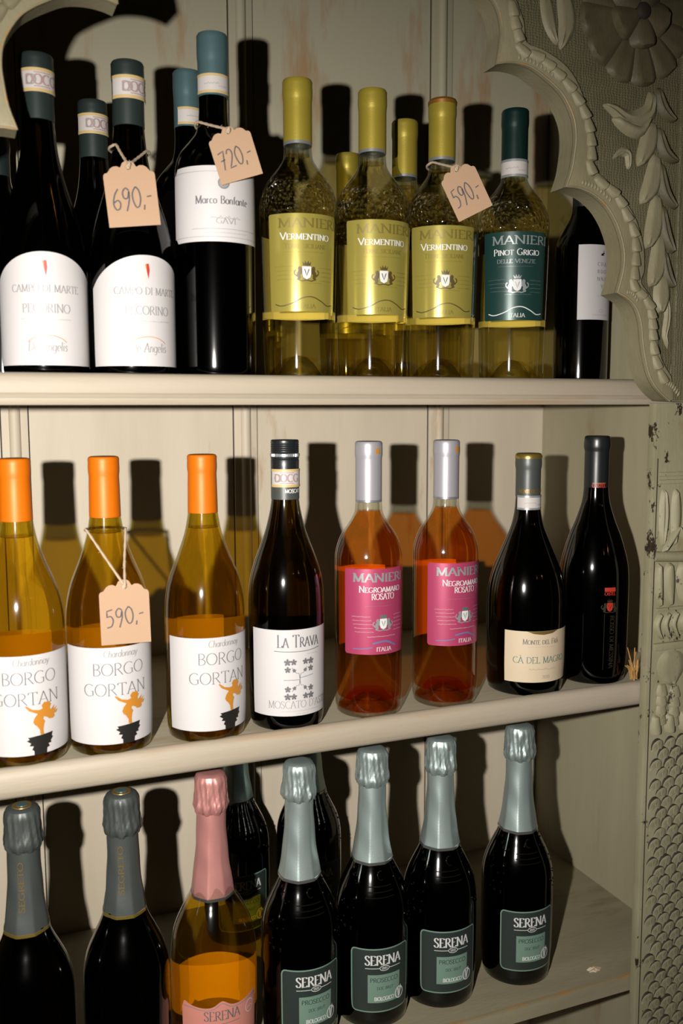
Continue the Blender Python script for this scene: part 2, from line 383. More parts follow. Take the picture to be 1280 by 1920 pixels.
g('5', .6, [[(.52, 1), (.14, .96), (.1, .6)]+cat([(.1, .6), (.36, .62), (.5, .36), (.34, .04), (.02, .0)], 3)[1:]])
g('6', .6, [cat([(.46, 1.0), (.2, .72), (.06, .32), (.2, .02), (.44, .06), (.52, .3), (.36, .46), (.1, .36)], 3)])
g('7', .58, [[(.04, .92), (.52, 1.0), (.22, 0)], [(.12, .5), (.48, .54)]])
g('8', .6, [cat([(.3, .52), (.1, .75), (.3, 1), (.5, .75), (.3, .52), (.06, .26), (.3, 0), (.54, .26), (.3, .52)], 3)])
g('9', .6, [cat([(.5, .86), (.3, 1.0), (.08, .8), (.14, .52), (.38, .52), (.5, .84), (.46, .4), (.22, -.12)], 3)])
g(',', .2, [[(.1, .08), (.04, -.16)]]); g('-', .4, [[(.04, .45), (.36, .47)]])
LC = {}
def lc(ch, adv, strokes): LC[ch] = (adv, strokes, ())
ell = arc(.26, .3, .22, .3, 0, 360, 14)
lc('a', .58, [ell, [(.48, .6), (.48, .06), (.56, 0)]]); lc('b', .58, [st(.08), arc(.3, .3, .22, .3, 0, 360, 14)])
lc('c', .50, [arc(.28, .3, .22, .3, 50, 310)]); lc('d', .60, [ell, st(.48)])
lc('e', .52, [[(.07, .32), (.46, .34)]+arc(.27, .3, .2, .3, 10, 300)]); lc('f', .36, [[(.34, .95), (.22, 1.0), (.16, .85), (.16, 0)], [(.04, .6), (.3, .6)]])
lc('g', .58, [ell, [(.48, .6), (.48, -.12), (.38, -.28), (.12, -.24)]]); lc('h', .58, [st(.1), [(.1, .4), (.22, .58), (.4, .58), (.46, .4), (.46, 0)]])
lc('i', .26, [st(.12, 0, .6), st(.12, .78, .86)]); lc('l', .26, [st(.12)]); lc('m', .86, [st(.1, 0, .6), [(.1, .42), (.26, .6), (.42, .52), (.44, 0)], [(.44, .42), (.6, .6), (.74, .52), (.76, 0)]])
lc('n', .58, [st(.1, 0, .6), [(.1, .42), (.24, .6), (.42, .56), (.46, .4), (.46, 0)]]); lc('o', .54, [arc(.27, .3, .22, .3, 0, 360, 14)])
lc('r', .40, [st(.1, 0, .6), [(.1, .4), (.22, .58), (.36, .56)]]); lc('s', .44, [cat([(.36, .5), (.22, .6), (.08, .48), (.2, .34), (.36, .2), (.24, 0), (.06, .08)], 2)])
lc('t', .36, [[(.14, .85), (.14, .1), (.24, 0), (.34, .06)], [(.02, .6), (.3, .6)]]); lc('y', .54, [[(.06, .6), (.26, .02)], [(.48, .6), (.2, -.26), (.06, -.26)]])

def subdiv(pl, step):
    out = [pl[0]]
    for a, b in zip(pl[:-1], pl[1:]):
        n = max(1, int(math.hypot(b[0]-a[0], b[1]-a[1])/step))
        out += [(a[0]+(b[0]-a[0])*k/n, a[1]+(b[1]-a[1])*k/n) for k in range(1, n+1)]
    return out
def strip(pl, thick, thin, step=0.003):
    """flat ribbon along a polyline; upright runs are thick, level runs thin"""
    pl = subdiv(pl, step); V, F = [], []
    for i, p in enumerate(pl):
        a, b = pl[max(i-1, 0)], pl[min(i+1, len(pl)-1)]
        dx, dy = b[0]-a[0], b[1]-a[1]; L = math.hypot(dx, dy) or 1e-9
        wd = 0.5*(thin+(thick-thin)*abs(dy)/L)
        V += [(p[0]-dy/L*wd, p[1]+dx/L*wd), (p[0]+dy/L*wd, p[1]-dx/L*wd)]
    for i in range(len(pl)-1): F.append((2*i, 2*i+1, 2*i+3, 2*i+2))
    return V, F
def text(s, h, u, z, track=0.0, weight=.15, thin=.05, slant=0.0, fit=None, serif=True, low=False, small=.8, rot=0.0):
    """letters centred on u with their foot at z; lower case means small capitals unless low is set"""
    items = []; x = 0
    for ch in s:
        if low and ch in LC: gl, sc = LC[ch], 1.0
        else:
            up = ch.upper(); sc = small if (ch != up and not low) else 1.0
            gl = G.get(up, G[' '])
        items.append((gl, x, sc)); x += gl[0]*sc+track
    total = (x-track)*h; kx = fit/total if fit else 1.0; kw = min(1.0, .25+.75*kx)
    V, F = [], []
    for gl, x0, sc in items:
        for pl in gl[1]:
            if len(pl) < 2: continue
            q = [((x0+px*sc+slant*py*sc)*h*kx - total*kx/2, py*sc*h) for px, py in pl]
            v, f = strip(q, weight*h*(.9+.1*sc)*kw, thin*h*kw)
            o = len(V); V += v; F += [tuple(i+o for i in t) for t in f]
        if serif:
            for px, py in gl[2]:
                q = [((x0+(px+dx)*sc)*h*kx - total*kx/2, py*sc*h) for dx in (-.10, .10)]
                v, f = strip(q, thin*h*1.2, thin*h*1.2)
                o = len(V); V += v; F += [tuple(i+o for i in t) for t in f]
    cr, sr = math.cos(rot), math.sin(rot)
    return [(u+a*cr-b*sr, z+a*sr+b*cr) for a, b in V], F
def line(pts, wd): return strip(pts, wd, wd)
def scribble(u, z, wd, h, seed):
    rnd = random.Random(seed); n = int(wd/(h*.45))
    return strip([(u-wd/2+wd*k/n, z+h*(rnd.random()*.9 if k % 2 else 0)) for k in range(n+1)], h*.2, h*.14)
def fill(poly):
    P = [Vector((x, y, 0)) for x, y in poly]
    return list(poly), [tuple(t) for t in tessellate_polygon([P])]
def ring(u, z, rx, rz, wd): return strip(arc(u, z, rx, rz, 0, 360, 26), wd, wd)
def disc(u, z, rx, rz): return fill(arc(u, z, rx, rz, 0, 345, 23))
def place(vf, u, z, s, mirror=False): return [((-a if mirror else a)*s+u, b*s+z) for a, b in vf[0]], vf[1]
def patch(u0, u1, zb, zt, nu=32, nz=9):
    """a sheet between two heights, each a number or a function of u"""
    fb = zb if callable(zb) else (lambda u: zb); ft = zt if callable(zt) else (lambda u: zt)
    V = [(u0+(u1-u0)*i/nu, fb(u0+(u1-u0)*i/nu)+(ft(u0+(u1-u0)*i/nu)-fb(u0+(u1-u0)*i/nu))*j/nz) for i in range(nu+1) for j in range(nz+1)]
    F = [(i*(nz+1)+j, (i+1)*(nz+1)+j, (i+1)*(nz+1)+j+1, i*(nz+1)+j+1) for i in range(nu) for j in range(nz)]
    return V, F
def rounded(u0, u1, zb, zt, rad):
    def top(u):
        e = min(u-u0, u1-u)
        return zt-(rad-math.sqrt(max(0, rad*rad-(rad-e)**2)) if e < rad else 0)
    def bot(u): return zb+(zt-top(u))
    us = sorted(set([u0+rad*k/6 for k in range(7)]+[u1-rad*k/6 for k in range(7)]+[u0+(u1-u0)*k/24 for k in range(25)]))
    us = [u for u in us if u0 <= u <= u1]; V, F = [], []; n = 9
    for u in us: V += [(u, bot(u)+(top(u)-bot(u))*j/(n-1)) for j in range(n)]
    for i in range(len(us)-1): F += [(i*n+j, (i+1)*n+j, (i+1)*n+j+1, i*n+j+1) for j in range(n-1)]
    return V, F
def wrap(vf, rfun, off, rref):
    return [((rfun(z)+off)*math.sin(u/rref), -(rfun(z)+off)*math.cos(u/rref), z) for u, z in vf[0]], vf[1]

# emblems drawn as flat print
LION = [(0, 0), (.1, .02), (.14, .2), (.1, .32), (.16, .42), (.3, .4), (.3, .3), (.38, .32), (.36, .46), (.2, .52), (.26, .6), (.4, .62), (.42, .72), (.24, .7), (.22, .84), (.12, 1.0), (-.04, .98), (-.1, .84), (-.06, .68), (-.16, .5), (-.2, .36), (-.34, .46), (-.3, .62), (-.2, .7), (-.3, .76), (-.42, .62), (-.42, .42), (-.24, .22), (-.12, .18), (-.14, .06)]
SHIELD = [(-.36, .5), (-.36, -.1), (-.28, -.36), (0, -.52), (.28, -.36), (.36, -.1), (.36, .5)]
CROWN = [(-.3, 0), (.3, 0), (.38, .34), (.2, .16), (.14, .42), (0, .18), (-.14, .42), (-.2, .16), (-.38, .34)]
CHERUB = [(-.02, 0), (.12, 0), (.1, .2), (.14, .42), (.18, .5), (.1, .62), (.14, .7), (.3, .62), (.34, .56), (.52, .54), (.62, .62), (.58, .7), (.72, .74), (.76, .86), (.62, .82), (.74, .98), (.56, .88), (.62, 1.06), (.42, .9), (.4, 1.0), (.46, 1.12), (.38, 1.24), (.16, 1.26), (.06, 1.14), (.1, 1.02), (-.04, .98), (-.3, 1.04), (-.5, 1.2), (-.56, 1.18), (-.42, 1.0), (-.1, .84), (-.22, .7), (-.28, .54), (-.22, .42), (-.14, .36), (-.04, .2)]
URN = [(-.62, .36), (.62, .46), (.56, .24), (.64, .2), (.5, .02), (.54, -.08), (.36, -.1), (.44, -.24), (.3, -.3), (.28, -.56), (-.34, -.56), (-.34, -.34), (-.44, -.26), (-.36, -.1), (-.56, -.06), (-.48, .06), (-.68, .2), (-.54, .26)]
HARE = [(-.5, -.3), (.3, -.3), (.3, -.18), (.16, -.12), (.3, .05), (.48, .14), (.5, .26), (.34, .4), (.3, .8), (.2, .84), (.16, .42), (.06, .2), (-.2, .22), (-.42, .04), (-.56, -.02), (-.52, -.16)]
LEAF5 = []
for k in range(5):
    a = R_(90+72*k)
    for da, rr in ((-36, .42), (-24, .86), (-8, .92), (0, 1.12), (8, .92), (24, .86)):
        LEAF5.append((rr*math.cos(a+R_(da)), rr*math.sin(a+R_(da))))
def crest(u, z, s, plate, fig, accent):
    """crowned shield between two lions; returns (material, geometry, layer)"""
    out = [(fig, place(fill(LION), u-.62*s, z-.52*s, s*1.02), 1), (fig, place(fill(LION), u+.62*s, z-.52*s, s*1.02, True), 1),
           (accent, place(fill(CROWN), u, z+.56*s, s*.95), 1), (plate, place(fill(SHIELD), u, z, s), 2),
           (fig, ring(u, z, .36*s, .5*s, .05*s), 1), (fig, strip([(u-.18*s, z+.3*s), (u, z-.22*s), (u+.18*s, z+.3*s)], .07*s, .07*s), 3),
           (fig, strip([(u-.8*s, z-.5*s), (u-.4*s, z-.64*s), (u, z-.58*s), (u+.4*s, z-.64*s), (u+.8*s, z-.5*s)], .10*s, .10*s), 1)]
    return out

# ------------------------------------------------------------------ bottles
CACHE = {}
def rfun_of(prof):
    i0 = min(range(len(prof)), key=lambda i: prof[i][1])      # from the standing rim upwards
    P = sorted([p for p in prof[i0:] if p[0] > .004], key=lambda p: p[1])
    def f(z):
        for (r0, z0), (r1, z1) in zip(P[:-1], P[1:]):
            if z0 <= z <= z1 and z1 > z0: return r0+(r1-r0)*(z-z0)/(z1-z0)
        return P[-1][0]
    return f
def heel(R, rh=.006, punt=.022, rp=.80):
    return [(0, punt), (R*.22, punt*.93), (R*.42, punt*.68), (R*.60, punt*.30), (R*.72, punt*.06), (R*rp, 0), (R*.90, .0006), (R*.96, .0025), (R*.99, rh), (R, rh*2)]
def side(pts, n=5): return cat(pts, n)

def slice_u(vf, step=.0016):
    V, F = vf
    if not F or max(max(V[i][0] for i in f)-min(V[i][0] for i in f) for f in F) < step*1.9: return vf
    bm = bmesh.new()
    vs = [bm.verts.new((u, z, 0)) for u, z in V]
    for f in F:
        try: bm.faces.new([vs[i] for i in f])
        except ValueError: pass
    u0 = min(v[0] for v in V); u1 = max(v[0] for v in V); k = math.ceil(u0/step)
    while k*step < u1:
        bmesh.ops.bisect_plane(bm, geom=bm.verts[:]+bm.edges[:]+bm.faces[:], plane_co=(k*step, 0, 0), plane_no=(1, 0, 0)); k += 1
    bm.verts.index_update()
    V = [(v.co.x, v.co.y) for v in bm.verts]; F = [tuple(v.index for v in f.verts) for f in bm.faces]
    bm.free(); return V, F
def layer_print(parent, key, name, prints, rf, rref, base_off):
    """one lettering / print mesh per label, its colours as materials"""
    if (key, name) not in CACHE:
        mats, V, F, mi = [], [], [], []
        for mat, vf, lay in prints:
            if mat not in mats: mats.append(mat)
            v, f = wrap(slice_u(vf), rf, base_off+.00012*lay, rref)
            o = len(V); V += v; F += [tuple(i+o for i in t) for t in f]; mi += [mats.index(mat)]*len(f)
        CACHE[(key, name)] = mesh_of(name, V, F, [MT[x] for x in mats], smooth=False, midx=mi)
    return obj(name, CACHE[(key, name)], parent)
def sheet(parent, key, name, vf, rf, rref, off, mat):
    if (key, name, mat) not in CACHE:
        V, F = wrap(vf, rf, off, rref)
        CACHE[(key, name, mat)] = mesh_of(name, V, F, MT[mat], sharp=None)
    return obj(name, CACHE[(key, name, mat)], parent)

def bottle(key, spec, label, X, Y, Z, phi, group=None, name='wine_bottle'):
    th = -math.atan2(X, Y-CAM_Y) + R_(phi)
    root = empty(name, (X, Y, Z), th, label, 'bottle', group)
    prof = spec['prof']; H = prof[-1][1]; rf = rfun_of(prof)
    k = spec['key']
    if (k, 'glass') not in CACHE:
        V, F = lathe_vf(prof, 64)
        CACHE[(k, 'glass')] = mesh_of('glass', V, F, MT[spec['glass']], sharp=None)
        if 'wine' in spec:
            fillz = spec['fill']; t = .0026
            inner = [(0, .0255)]+[(max(r-t, .004), max(z, .004)) for r, z in prof if z > .012 and r > .012 and z < fillz and r > .0125]
            inner = [(0, .0262), (rf(.02)*.5, .0225), (rf(.02)*.78, .010), (rf(.02)*.9, .0065)]+[p for p in inner[1:] if p[1] > .0125]+[(rf(fillz)-t, fillz-.0006), (0, fillz-.0006)]
            V, F = lathe_vf(inner, 48)
            CACHE[(k, 'wine')] = mesh_of('wine', V, F, MT[spec['wine']], sharp=None)
            # the empty headspace in the neck: an air hollow inside the solid glass
            hp = [(0, fillz), (rf(fillz)-t, fillz)]+[(r-t, z) for r, z in prof if fillz < z < H-.006 and r > .01]+[(.009, H-.007), (0, H-.007)]
            V2, F2 = lathe_vf(hp, 48)
            m1 = CACHE[(k, 'glass')]
            bm = bmesh.new(); bm.from_mesh(m1)
            vs = [bm.verts.new(v) for v in V2]; fs = [bm.faces.new([vs[i] for i in f]) for f in F2]
            bmesh.ops.recalc_face_normals(bm, faces=fs); bmesh.ops.reverse_faces(bm, faces=fs)
            bm.to_mesh(m1); bm.free(); m1.polygons.foreach_set('use_smooth', [True]*len(m1.polygons))
    obj('glass', CACHE[(k, 'glass')], root)
    if 'wine' in spec: obj('wine', CACHE[(k, 'wine')], root)
    spec['cap'](root, k)
    for fn in spec.get('dress', ()): fn(root, k, rf)
    return root

def cap_lathe(root, key, name, prof, mat, rmod=None, n=48, sharp=.6):
    if (key, name) not in CACHE:
        V, F = lathe_vf(prof, n, rmod)
        CACHE[(key, name)] = mesh_of(name, V, F, MT[mat] if isinstance(mat, str) else mat, sharp=sharp)
    return obj(name, CACHE[(key, name)], root)
def still_cap(zc, H, rn, mat, bulge=.0012, bead=.022, rim=None, taper=0.0):
    """foil capsule over a still-wine neck: flat top, thicker ring, straight skirt"""
    def f(root, k):
        t = .0008
        pr = [(0, H), (rn-.0022, H), (rn-.0004, H-.0006), (rn+.0006, H-.0025), (rn+bulge*.75, H-.006), (rn+bulge, H-.010), (rn+bulge, H-bead*.72), (rn+bulge*.8, H-bead*.86), (rn+t*.2, H-bead), (rn, H-bead-.002), (rn+taper*.4, (H+zc)/2), (rn+taper, zc+.0004), (rn+taper-.0006, zc)]
        cp = cap_lathe(root, k, 'capsule', pr, mat)
        if rim:
            cap_lathe(cp, k, 'capsule_rim', [(rn-.0016, H+.0003), (rn-.0001, H-.0004), (rn+.0012, H-.0026), (rn+bulge+.0002, H-.006)], rim)
    return f
def band(z0, z1, rn, edge='band_gold', word='DOCG', core='band_white', flip=False, start=-80, end=80):
    """paper tax band round the capsule with a printed strip"""
    def f(root, k, rf):
        rr = lambda z: rn
        b = sheet(root, k, 'neck_band', patch(R_(start)*rn, R_(end)*rn, z0, z1), rr, rn, .0004, core)
        h = z1-z0; u = (.004 if not flip else -.003)
        pr = [(edge, patch(R_(start)*rn, R_(end)*rn, z1-h*.14, z1), 1), (edge, patch(R_(start)*rn, R_(end)*rn, z0, z0+h*.14), 1)]
        if word:
            pr += [('band_mauve', text(word, h*.42, u, z0+h*.30, weight=.22, thin=.10), 1), ('band_mauve', line([(u-.007, z0+h*.8), (u+.008, z0+h*.8)], h*.04), 1),
                   ('band_mauve', line([(u-.007, z0+h*.22), (u+.008, z0+h*.22)], h*.04), 1), ('p_lightgrey', ring(u-.0095, z0+h*.5, h*.2, h*.2, h*.05), 1)]
        else:
            pr += [('p_lightgrey', scribble(-.004, z0+h*.45, .014, h*.16, 3), 1), ('p_lightgrey', scribble(.007, z0+h*.32, .008, h*.1, 5), 1)]
        layer_print(b, k, 'band_print', pr, rr, rn, .0006)
    return f
def back_label(z0, z1, half=48):
    def f(root, k, rf):
        R = rf((z0+z1)/2)
        sheet(root, k, 'back_label', patch((PI-R_(half))*R, (PI+R_(half))*R, z0, z1), rf, R, .0003, 'back_paper')
    return f
def front(name, mat, vf_fn, prints_fn, zref):
    def f(root, k, rf):
        R = rf(zref)
        lb = sheet(root, k, name, vf_fn(R), rf, R, .0003, mat)
        pr = prints_fn(R)
        if pr: layer_print(lb, k, 'lettering', pr, rf, R, .0005)
    return f
D2R = PI/180

# --- types
def neck(rn, z, H): return [(rn, z), (rn, (z+H)/2), (rn, H-.004), (rn-.002, H-.0012), (0, H-.001)]
campo_prof = heel(.0402)+side([(.0403, .02), (.0403, .06), (.0403, .100), (.0392, .122), (.0335, .150), (.0238, .182), (.0175, .208), (.0146, .236)])[1:]+neck(.0144, .245, .2955)
def campo_label(R):
    half = 86*D2R*R
    return patch(-half, half, .011, lambda u: .114-.030*(abs(u)/half)**2.1)
def campo_print(R):
    return [('p_red', fill([(-.001, .106), (.0012, .106), (.0018, .100), (.0006, .092), (-.0004, .096), (-.0014, .101)]), 1), ('p_orange', fill([(-.0024, .1055), (-.001, .1055), (.0002, .097), (-.0012, .1)]), 1),
            ('p_lightgrey', text('CAMPO DI MARTE', .0066, 0, .0775, fit=.064, weight=.13), 1), ('p_lightgrey', text('PECORINO', .0078, 0, .059, fit=.044, weight=.12), 1),
            ('p_lightgrey', scribble(0, .0525, .046, .0012, 2), 1), ('p_lightgrey', text('De Angelis', .0085, 0, .024, low=True, fit=.036, weight=.11, slant=.12), 1),
            ('p_orange', strip(arc(0, .026, .020, .0125, 150, 30, 14), .0007, .0005), 1)]
campo = dict(key='campo', prof=campo_prof, glass='brown', cap=still_cap(.238, .298, .0150, 'cap_slate', .0006, .018),
             dress=[band(.2615, .2825, .0158, word='DOCG'), front('label', 'white', campo_label, campo_print, .06), back_label(.02, .09)])
bonf_prof = heel(.0392)+side([(.0394, .02), (.0396, .10), (.0397, .185), (.0385, .206), (.0340, .220), (.0255, .231), (.0178, .241), (.0148, .252)])[1:]+neck(.0142, .262, .332)
def bonf_label(R):
    h = 84*D2R*R
    def top(u):
        e = h-abs(u); return .202-(.006*math.sqrt(max(0, 1-(e/.007)**2)) if e < .007 else 0)
    def bot(u):
        e = h-abs(u); return .131+(.005*math.sqrt(max(0, 1-(e/.006)**2)) if e < .006 else 0)
    return patch(-h, h, bot, top, 48)
def bonf_print(R):
    return [('p_lightgrey', disc(.002, .186, .0058, .0058), 1), ('p_grey', ring(.002, .186, .0050, .0050, .0005), 2), ('p_grey', text('Marco Bonfante', .0072, .001, .1665, low=True, fit=.054, weight=.16), 1),
            ('p_lightgrey', text('GAVI', .005, .004, .148, fit=.020), 1), ('p_lightgrey', scribble(.004, .153, .03, .003, 9), 1), ('p_lightgrey', line([(-.03, .143), (.04, .143)], .0004), 1), ('p_lightgrey', scribble(.004, .139, .044, .0012, 4), 1),
            ('p_lightgrey', line([(-R*80*D2R, .1355), (R*80*D2R, .1355)], .0004), 1), ('p_lightgrey', line([(-R*80*D2R, .1965), (R*80*D2R, .1965)], .0004), 1)]
bonf = dict(key='bonf', prof=bonf_prof, glass='black', cap=still_cap(.275, .335, .0148, 'cap_teal', .0006, .026),
            dress=[band(.2765, .2945, .0152, word=None), front('label', 'white', bonf_label, bonf_print, .16)])
man_prof = heel(.0368, punt=.026)+side([(.0371, .02), (.0382, .07), (.0396, .130), (.0404, .168), (.0397, .182), (.0365, .193), (.0305, .204), (.0222, .2145), (.0160, .224), (.0146, .232)])[1:]+neck(.0141, .242, .3005)
def man_label(R): return rounded(-56*D2R*R, 56*D2R*R, .068, .164, .002)
def manieri_words(word2, word3, col1, col2, col3, R, shield, fig, accent, c_wave):
    pr = [(col1, text('MANIERI', .0088, .006, .1505, fit=.066, weight=.20, thin=.08), 1)]
    pr += [(col2, text(word2, .0068, .001, .1385, fit=.052, weight=.17), 1), (col3, text(word3, .0050, .001, .1300, fit=.044, weight=.12), 1)]
    pr += [(col3, scribble(0, .1262, .04, .0008, 21), 1)] + crest(.002, .106, .0125, shield, fig, accent)
    for i in range(4):
        pr += [(col3, scribble(-.022+.001*i, .112-.0042*i, .020, .0011, 30+i), 1), (col3, scribble(.024, .111-.0042*i, .016, .0011, 40+i), 1)]
    pr += [(col3, scribble(.003, .0958, .03, .0011, 55), 1)]
    pr += [(c_wave, strip(cat([(-.032, .0755), (-.024, .0735), (-.012, .0765), (-.002, .0815), (.008, .0825), (.018, .0785), (.026, .0745), (.034, .0755)], 4), .0012, .0010), 1),
           (col2 if c_wave == 'p_white' else col1, text('ITALIA', .0042, .002, .0712, fit=.019, weight=.16), 1)]
    return pr
def man_print(R): return manieri_words('Vermentino', 'Terre siciliane', 'p_olive', 'p_white', 'p_olive', R, 'p_white', 'p_brown', 'p_brown', 'p_brown')
def pin_print(R): return manieri_words('Pinot Grigio', 'delle venezie', 'p_silver', 'p_white', 'p_silver', R, 'p_white', 'p_silver', 'p_silver', 'p_white')
def collar(rn, z0, z1):
    def f(root, k, rf):
        V, F = lathe_vf([(rn-.0002, z1), (rn+.0004, z1-.0004), (rn+.0004, z0), (rn-.0002, z0-.0003)], 40, lambda a, z, r: r)
        if (k, 'collar') not in CACHE: CACHE[(k, 'collar')] = mesh_of('foil_collar', V, F, MT['tin'])
        obj('foil_collar', CACHE[(k, 'collar')], root)
    return f
def vermentino(kk, rim=None):
    return dict(key=kk, prof=man_prof, glass='clear_relief', wine='wine_white', fill=.229, cap=still_cap(.241, .3035, .0148, 'cap_gold', .0007, .020, rim),
                dress=[collar(.0143, .2385, .2440), front('label', 'gold_label', man_label, man_print, .12), back_label(.066, .150, 64)])
verm = vermentino('verm'); verm_c = vermentino('verm_c', 'cap_gold_rim')
pinot = dict(key='pinot', prof=man_prof, glass='clear_relief', wine='wine_white', fill=.227, cap=still_cap(.247, .3035, .0148, 'cap_green', .0007, .020),
             dress=[band(.2285, .2475, .0149, edge='p_silver', word=None), front('label', 'green_label', man_label, pin_print, .12), back_label(.066, .150, 64)])
chard_prof = heel(.0368)+side([(.037, .02), (.037, .10), (.037, .175), (.0345, .196), (.0255, .214), (.0165, .232), (.0146, .245)])[1:]+neck(.0142, .25, .298)
def chard_label(R): return patch(-49*D2R*R, 52*D2R*R, .089, .188)
def chard_print(R):
    pr = [('p_black', place(fill(HARE), .003, .1755, .0062), 1)]
    for i, s in enumerate(('CHA', 'RDO', 'NNA', 'Y')): pr.append(('p_grey', text(s, .0048, .002, .160-.0098*i, track=.35, weight=.12), 1))
    return pr+[('p_lightgrey', scribble(.003, .120, .02, .001, 8), 1), ('p_lightgrey', ring(.002, .1005, .003, .002, .0004), 1), ('p_grey', scribble(.002, .095, .026, .0012, 12), 1)]
chard = dict(key='chard', prof=chard_prof, glass='black', cap=still_cap(.24, .301, .0148, 'cap_black', .0008, .018), dress=[front('label', 'white', chard_label, chard_print, .14)])
borgo_prof = heel(.0409, .010)+side([(.0413, .03), (.0413, .08), (.0413, .126), (.0398, .148), (.0352, .168), (.0258, .192), (.0186, .214), (.0150, .234)])[1:]+neck(.0139, .245, .2895)
def borgo_label(R): return patch(-80*D2R*R, 80*D2R*R, .0135, .110)
def borgo_print(R):
    u = .0025
    return [('p_lightgrey', text('Chardonnay', .0068, u+.002, .1005, low=True, fit=.034, weight=.11, slant=.2), 1), ('p_grey', text('BORGO', .0118, u, .0825, fit=.052, weight=.075, thin=.035, serif=True), 1),
            ('p_grey', text('GORTAN', .0118, u-.003, .0625, fit=.064, weight=.075, thin=.035), 1), ('p_orange', place(fill(CHERUB), u+.0085, .0325, .0245), 2), ('p_black', place(fill(URN), u+.0085, .0242, .0195), 2)]
borgo = dict(key='borgo', prof=borgo_prof, glass='olive', wine='wine_chard', fill=.2175, cap=still_cap(.2325, .2925, .0146, 'cap_orange', .0006, .018, taper=.0008),
             dress=[front('label', 'white', borgo_label, borgo_print, .06), back_label(.018, .1165, 50)])
trava_prof = heel(.0402, .009)+side([(.0407, .03), (.0408, .09), (.0407, .132), (.0388, .157), (.0332, .178), (.0222, .208), (.0162, .232), (.0145, .246)])[1:]+neck(.0141, .25, .303)
def trava_label(R): return patch(-76*D2R*R, 78*D2R*R, .0175, .110)
def trava_print(R):
    pr = [('p_grey', text('La Trava', .0130, .001, .0915, fit=.048, weight=.13, thin=.05, small=.78), 1), ('p_grey', strip(cat([(-.026, .0875), (-.01, .0868), (.01, .0868), (.026, .0885)], 4), .0009, .0007), 1),
          ('p_lightgrey', scribble(.016, .083, .014, .0012, 3), 1)]
    rnd = random.Random(4)
    for sx in (-1, 1):
        for sz in (-1, 1):
            for (dx, dz, s) in ((.0130, .0185, .0038), (.0065, .0185, .0034), (.0128, .0105, .0034), (.0060, .0095, .0022)):
                pr.append(('p_grey', place(fill(LEAF5), .001+sx*dx, .057+sz*dz, s), 1))
            pr.append(('p_grey', strip(cat([(.001, .057), (.001+sx*.001, .057+sz*.006), (.001+sx*.004, .057+sz*.007), (.001+sx*.0085, .057+sz*.013)], 4), .0005, .0004), 1))
    pr += [('p_grey', line([(-.016, .0565), (.001, .0565)], .0005), 1), ('p_grey', line([(.001, .0585), (.017, .0605)], .0005), 1),
           ('p_lightgrey', text("MOSCATO D'ASTI", .0078, .002, .0262, fit=.070, weight=.09, thin=.04), 1), ('p_lightgrey', scribble(.004, .0225, .045, .0009, 6), 1), ('p_lightgrey', scribble(.004, .0195, .014, .0012, 7), 1)]
    return pr
def screw_cap(root, k):
    H = .306
    pr = [(0, H), (.0140, H), (.0148, H-.001), (.0150, H-.003)]
    for i in range(4):
        z = H-.0045-.0022*i; pr += [(.0146, z), (.0150, z-.0007), (.0150, z-.0014)]
    pr += [(.0146, H-.0136), (.0151, H-.0146), (.0151, H-.0195), (.0147, H-.0205), (.0151, H-.0215), (.0150, H-.028), (.0150, H-.031)]
    cp = cap_lathe(root, k, 'screw_cap', pr, 'cap_black', sharp=.5)
    cap_lathe(cp, k, 'knurled_ring', [(.0150, H-.0142), (.0154, H-.0148), (.0154, H-.0174), (.0150, H-.018)], 'tin', rmod=lambda a, z, r: r+.0003*(1 if int(a/(2*PI)*96) % 2 else -1), n=192, sharp=.3)
    cap_lathe(root, k, 'capsule_skirt', [(.0149, H-.031), (.0150, .262), (.0151, .2435), (.0145, .243)], 'cap_grey')
def moscato_word(root, k, rf):
    rr = lambda z: .0151
    layer_print(root, k, 'capsule_lettering', [('p_white', text('MOSCATO', .0038, .006, .2505, fit=.022, weight=.2, thin=.16, serif=False), 1)], rr, .0151, .0002)
trava = dict(key='trava', prof=trava_prof, glass='dark_olive', cap=screw_cap, dress=[band(.2565, .2755, .0152, word='DOCG', flip=True), moscato_word, front('label', 'white', trava_label, trava_print, .06), back_label(.02, .112, 44)])
ros_prof = heel(.0374, .010, punt=.020)+side([(.0377, .03), (.0377, .10), (.0377, .165), (.0367, .182), (.0312, .199), (.0226, .212), (.0160, .224), (.0146, .236)])[1:]+neck(.0141, .245, .300)
def ros_label(R): return rounded(-58*D2R*R, 58*D2R*R, .073, .167, .003)
def ros_print(R):
    pr = [('p_silver', text('MANIERI', .0090, .003, .1530, fit=.062, weight=.26, thin=.08), 1), ('p_white', text('Negroamaro', .0068, .004, .1415, fit=.050, weight=.15), 1), ('p_white', text('rosato', .0066, .006, .1335, fit=.027, weight=.15, small=1.0), 1),
          ('p_blue', scribble(.004, .1295, .018, .0012, 71), 1), ('p_silver', scribble(.003, .1262, .034, .0011, 72), 1)] + crest(.006, .1065, .0115, 'p_white', 'p_silver', 'p_teal')
    for i in range(5):
        pr += [('p_white', scribble(-.019+.001*i, .1145-.0042*i, .021, .0012, 80+i), 1)]
        pr += [('p_white', scribble(.026, .1155-.0042*i, .014, .0012, 90+i), 1)]
    return pr+[('p_white', scribble(.005, .0925, .034, .0014, 99), 1), ('p_blue', strip(cat([(-.006, .0852), (.004, .0870), (.010, .0870), (.016, .0845), (.022, .0815)], 4), .0020, .0016), 1), ('p_blue', strip(cat([(-.028, .0790), (-.016, .0795), (-.006, .0810)], 4), .0014, .0010), 1), ('p_white', text('ITALIA', .0044, .007, .0765, fit=.018, weight=.15), 1)]
def ros_dot(root, k, rf):
    rr = lambda z: .0157
    o = sheet(root, k, 'foil_sticker', patch(.0035, .0085, .2895, .2955, 6), rr, .0157, .0003, 'p_orange')
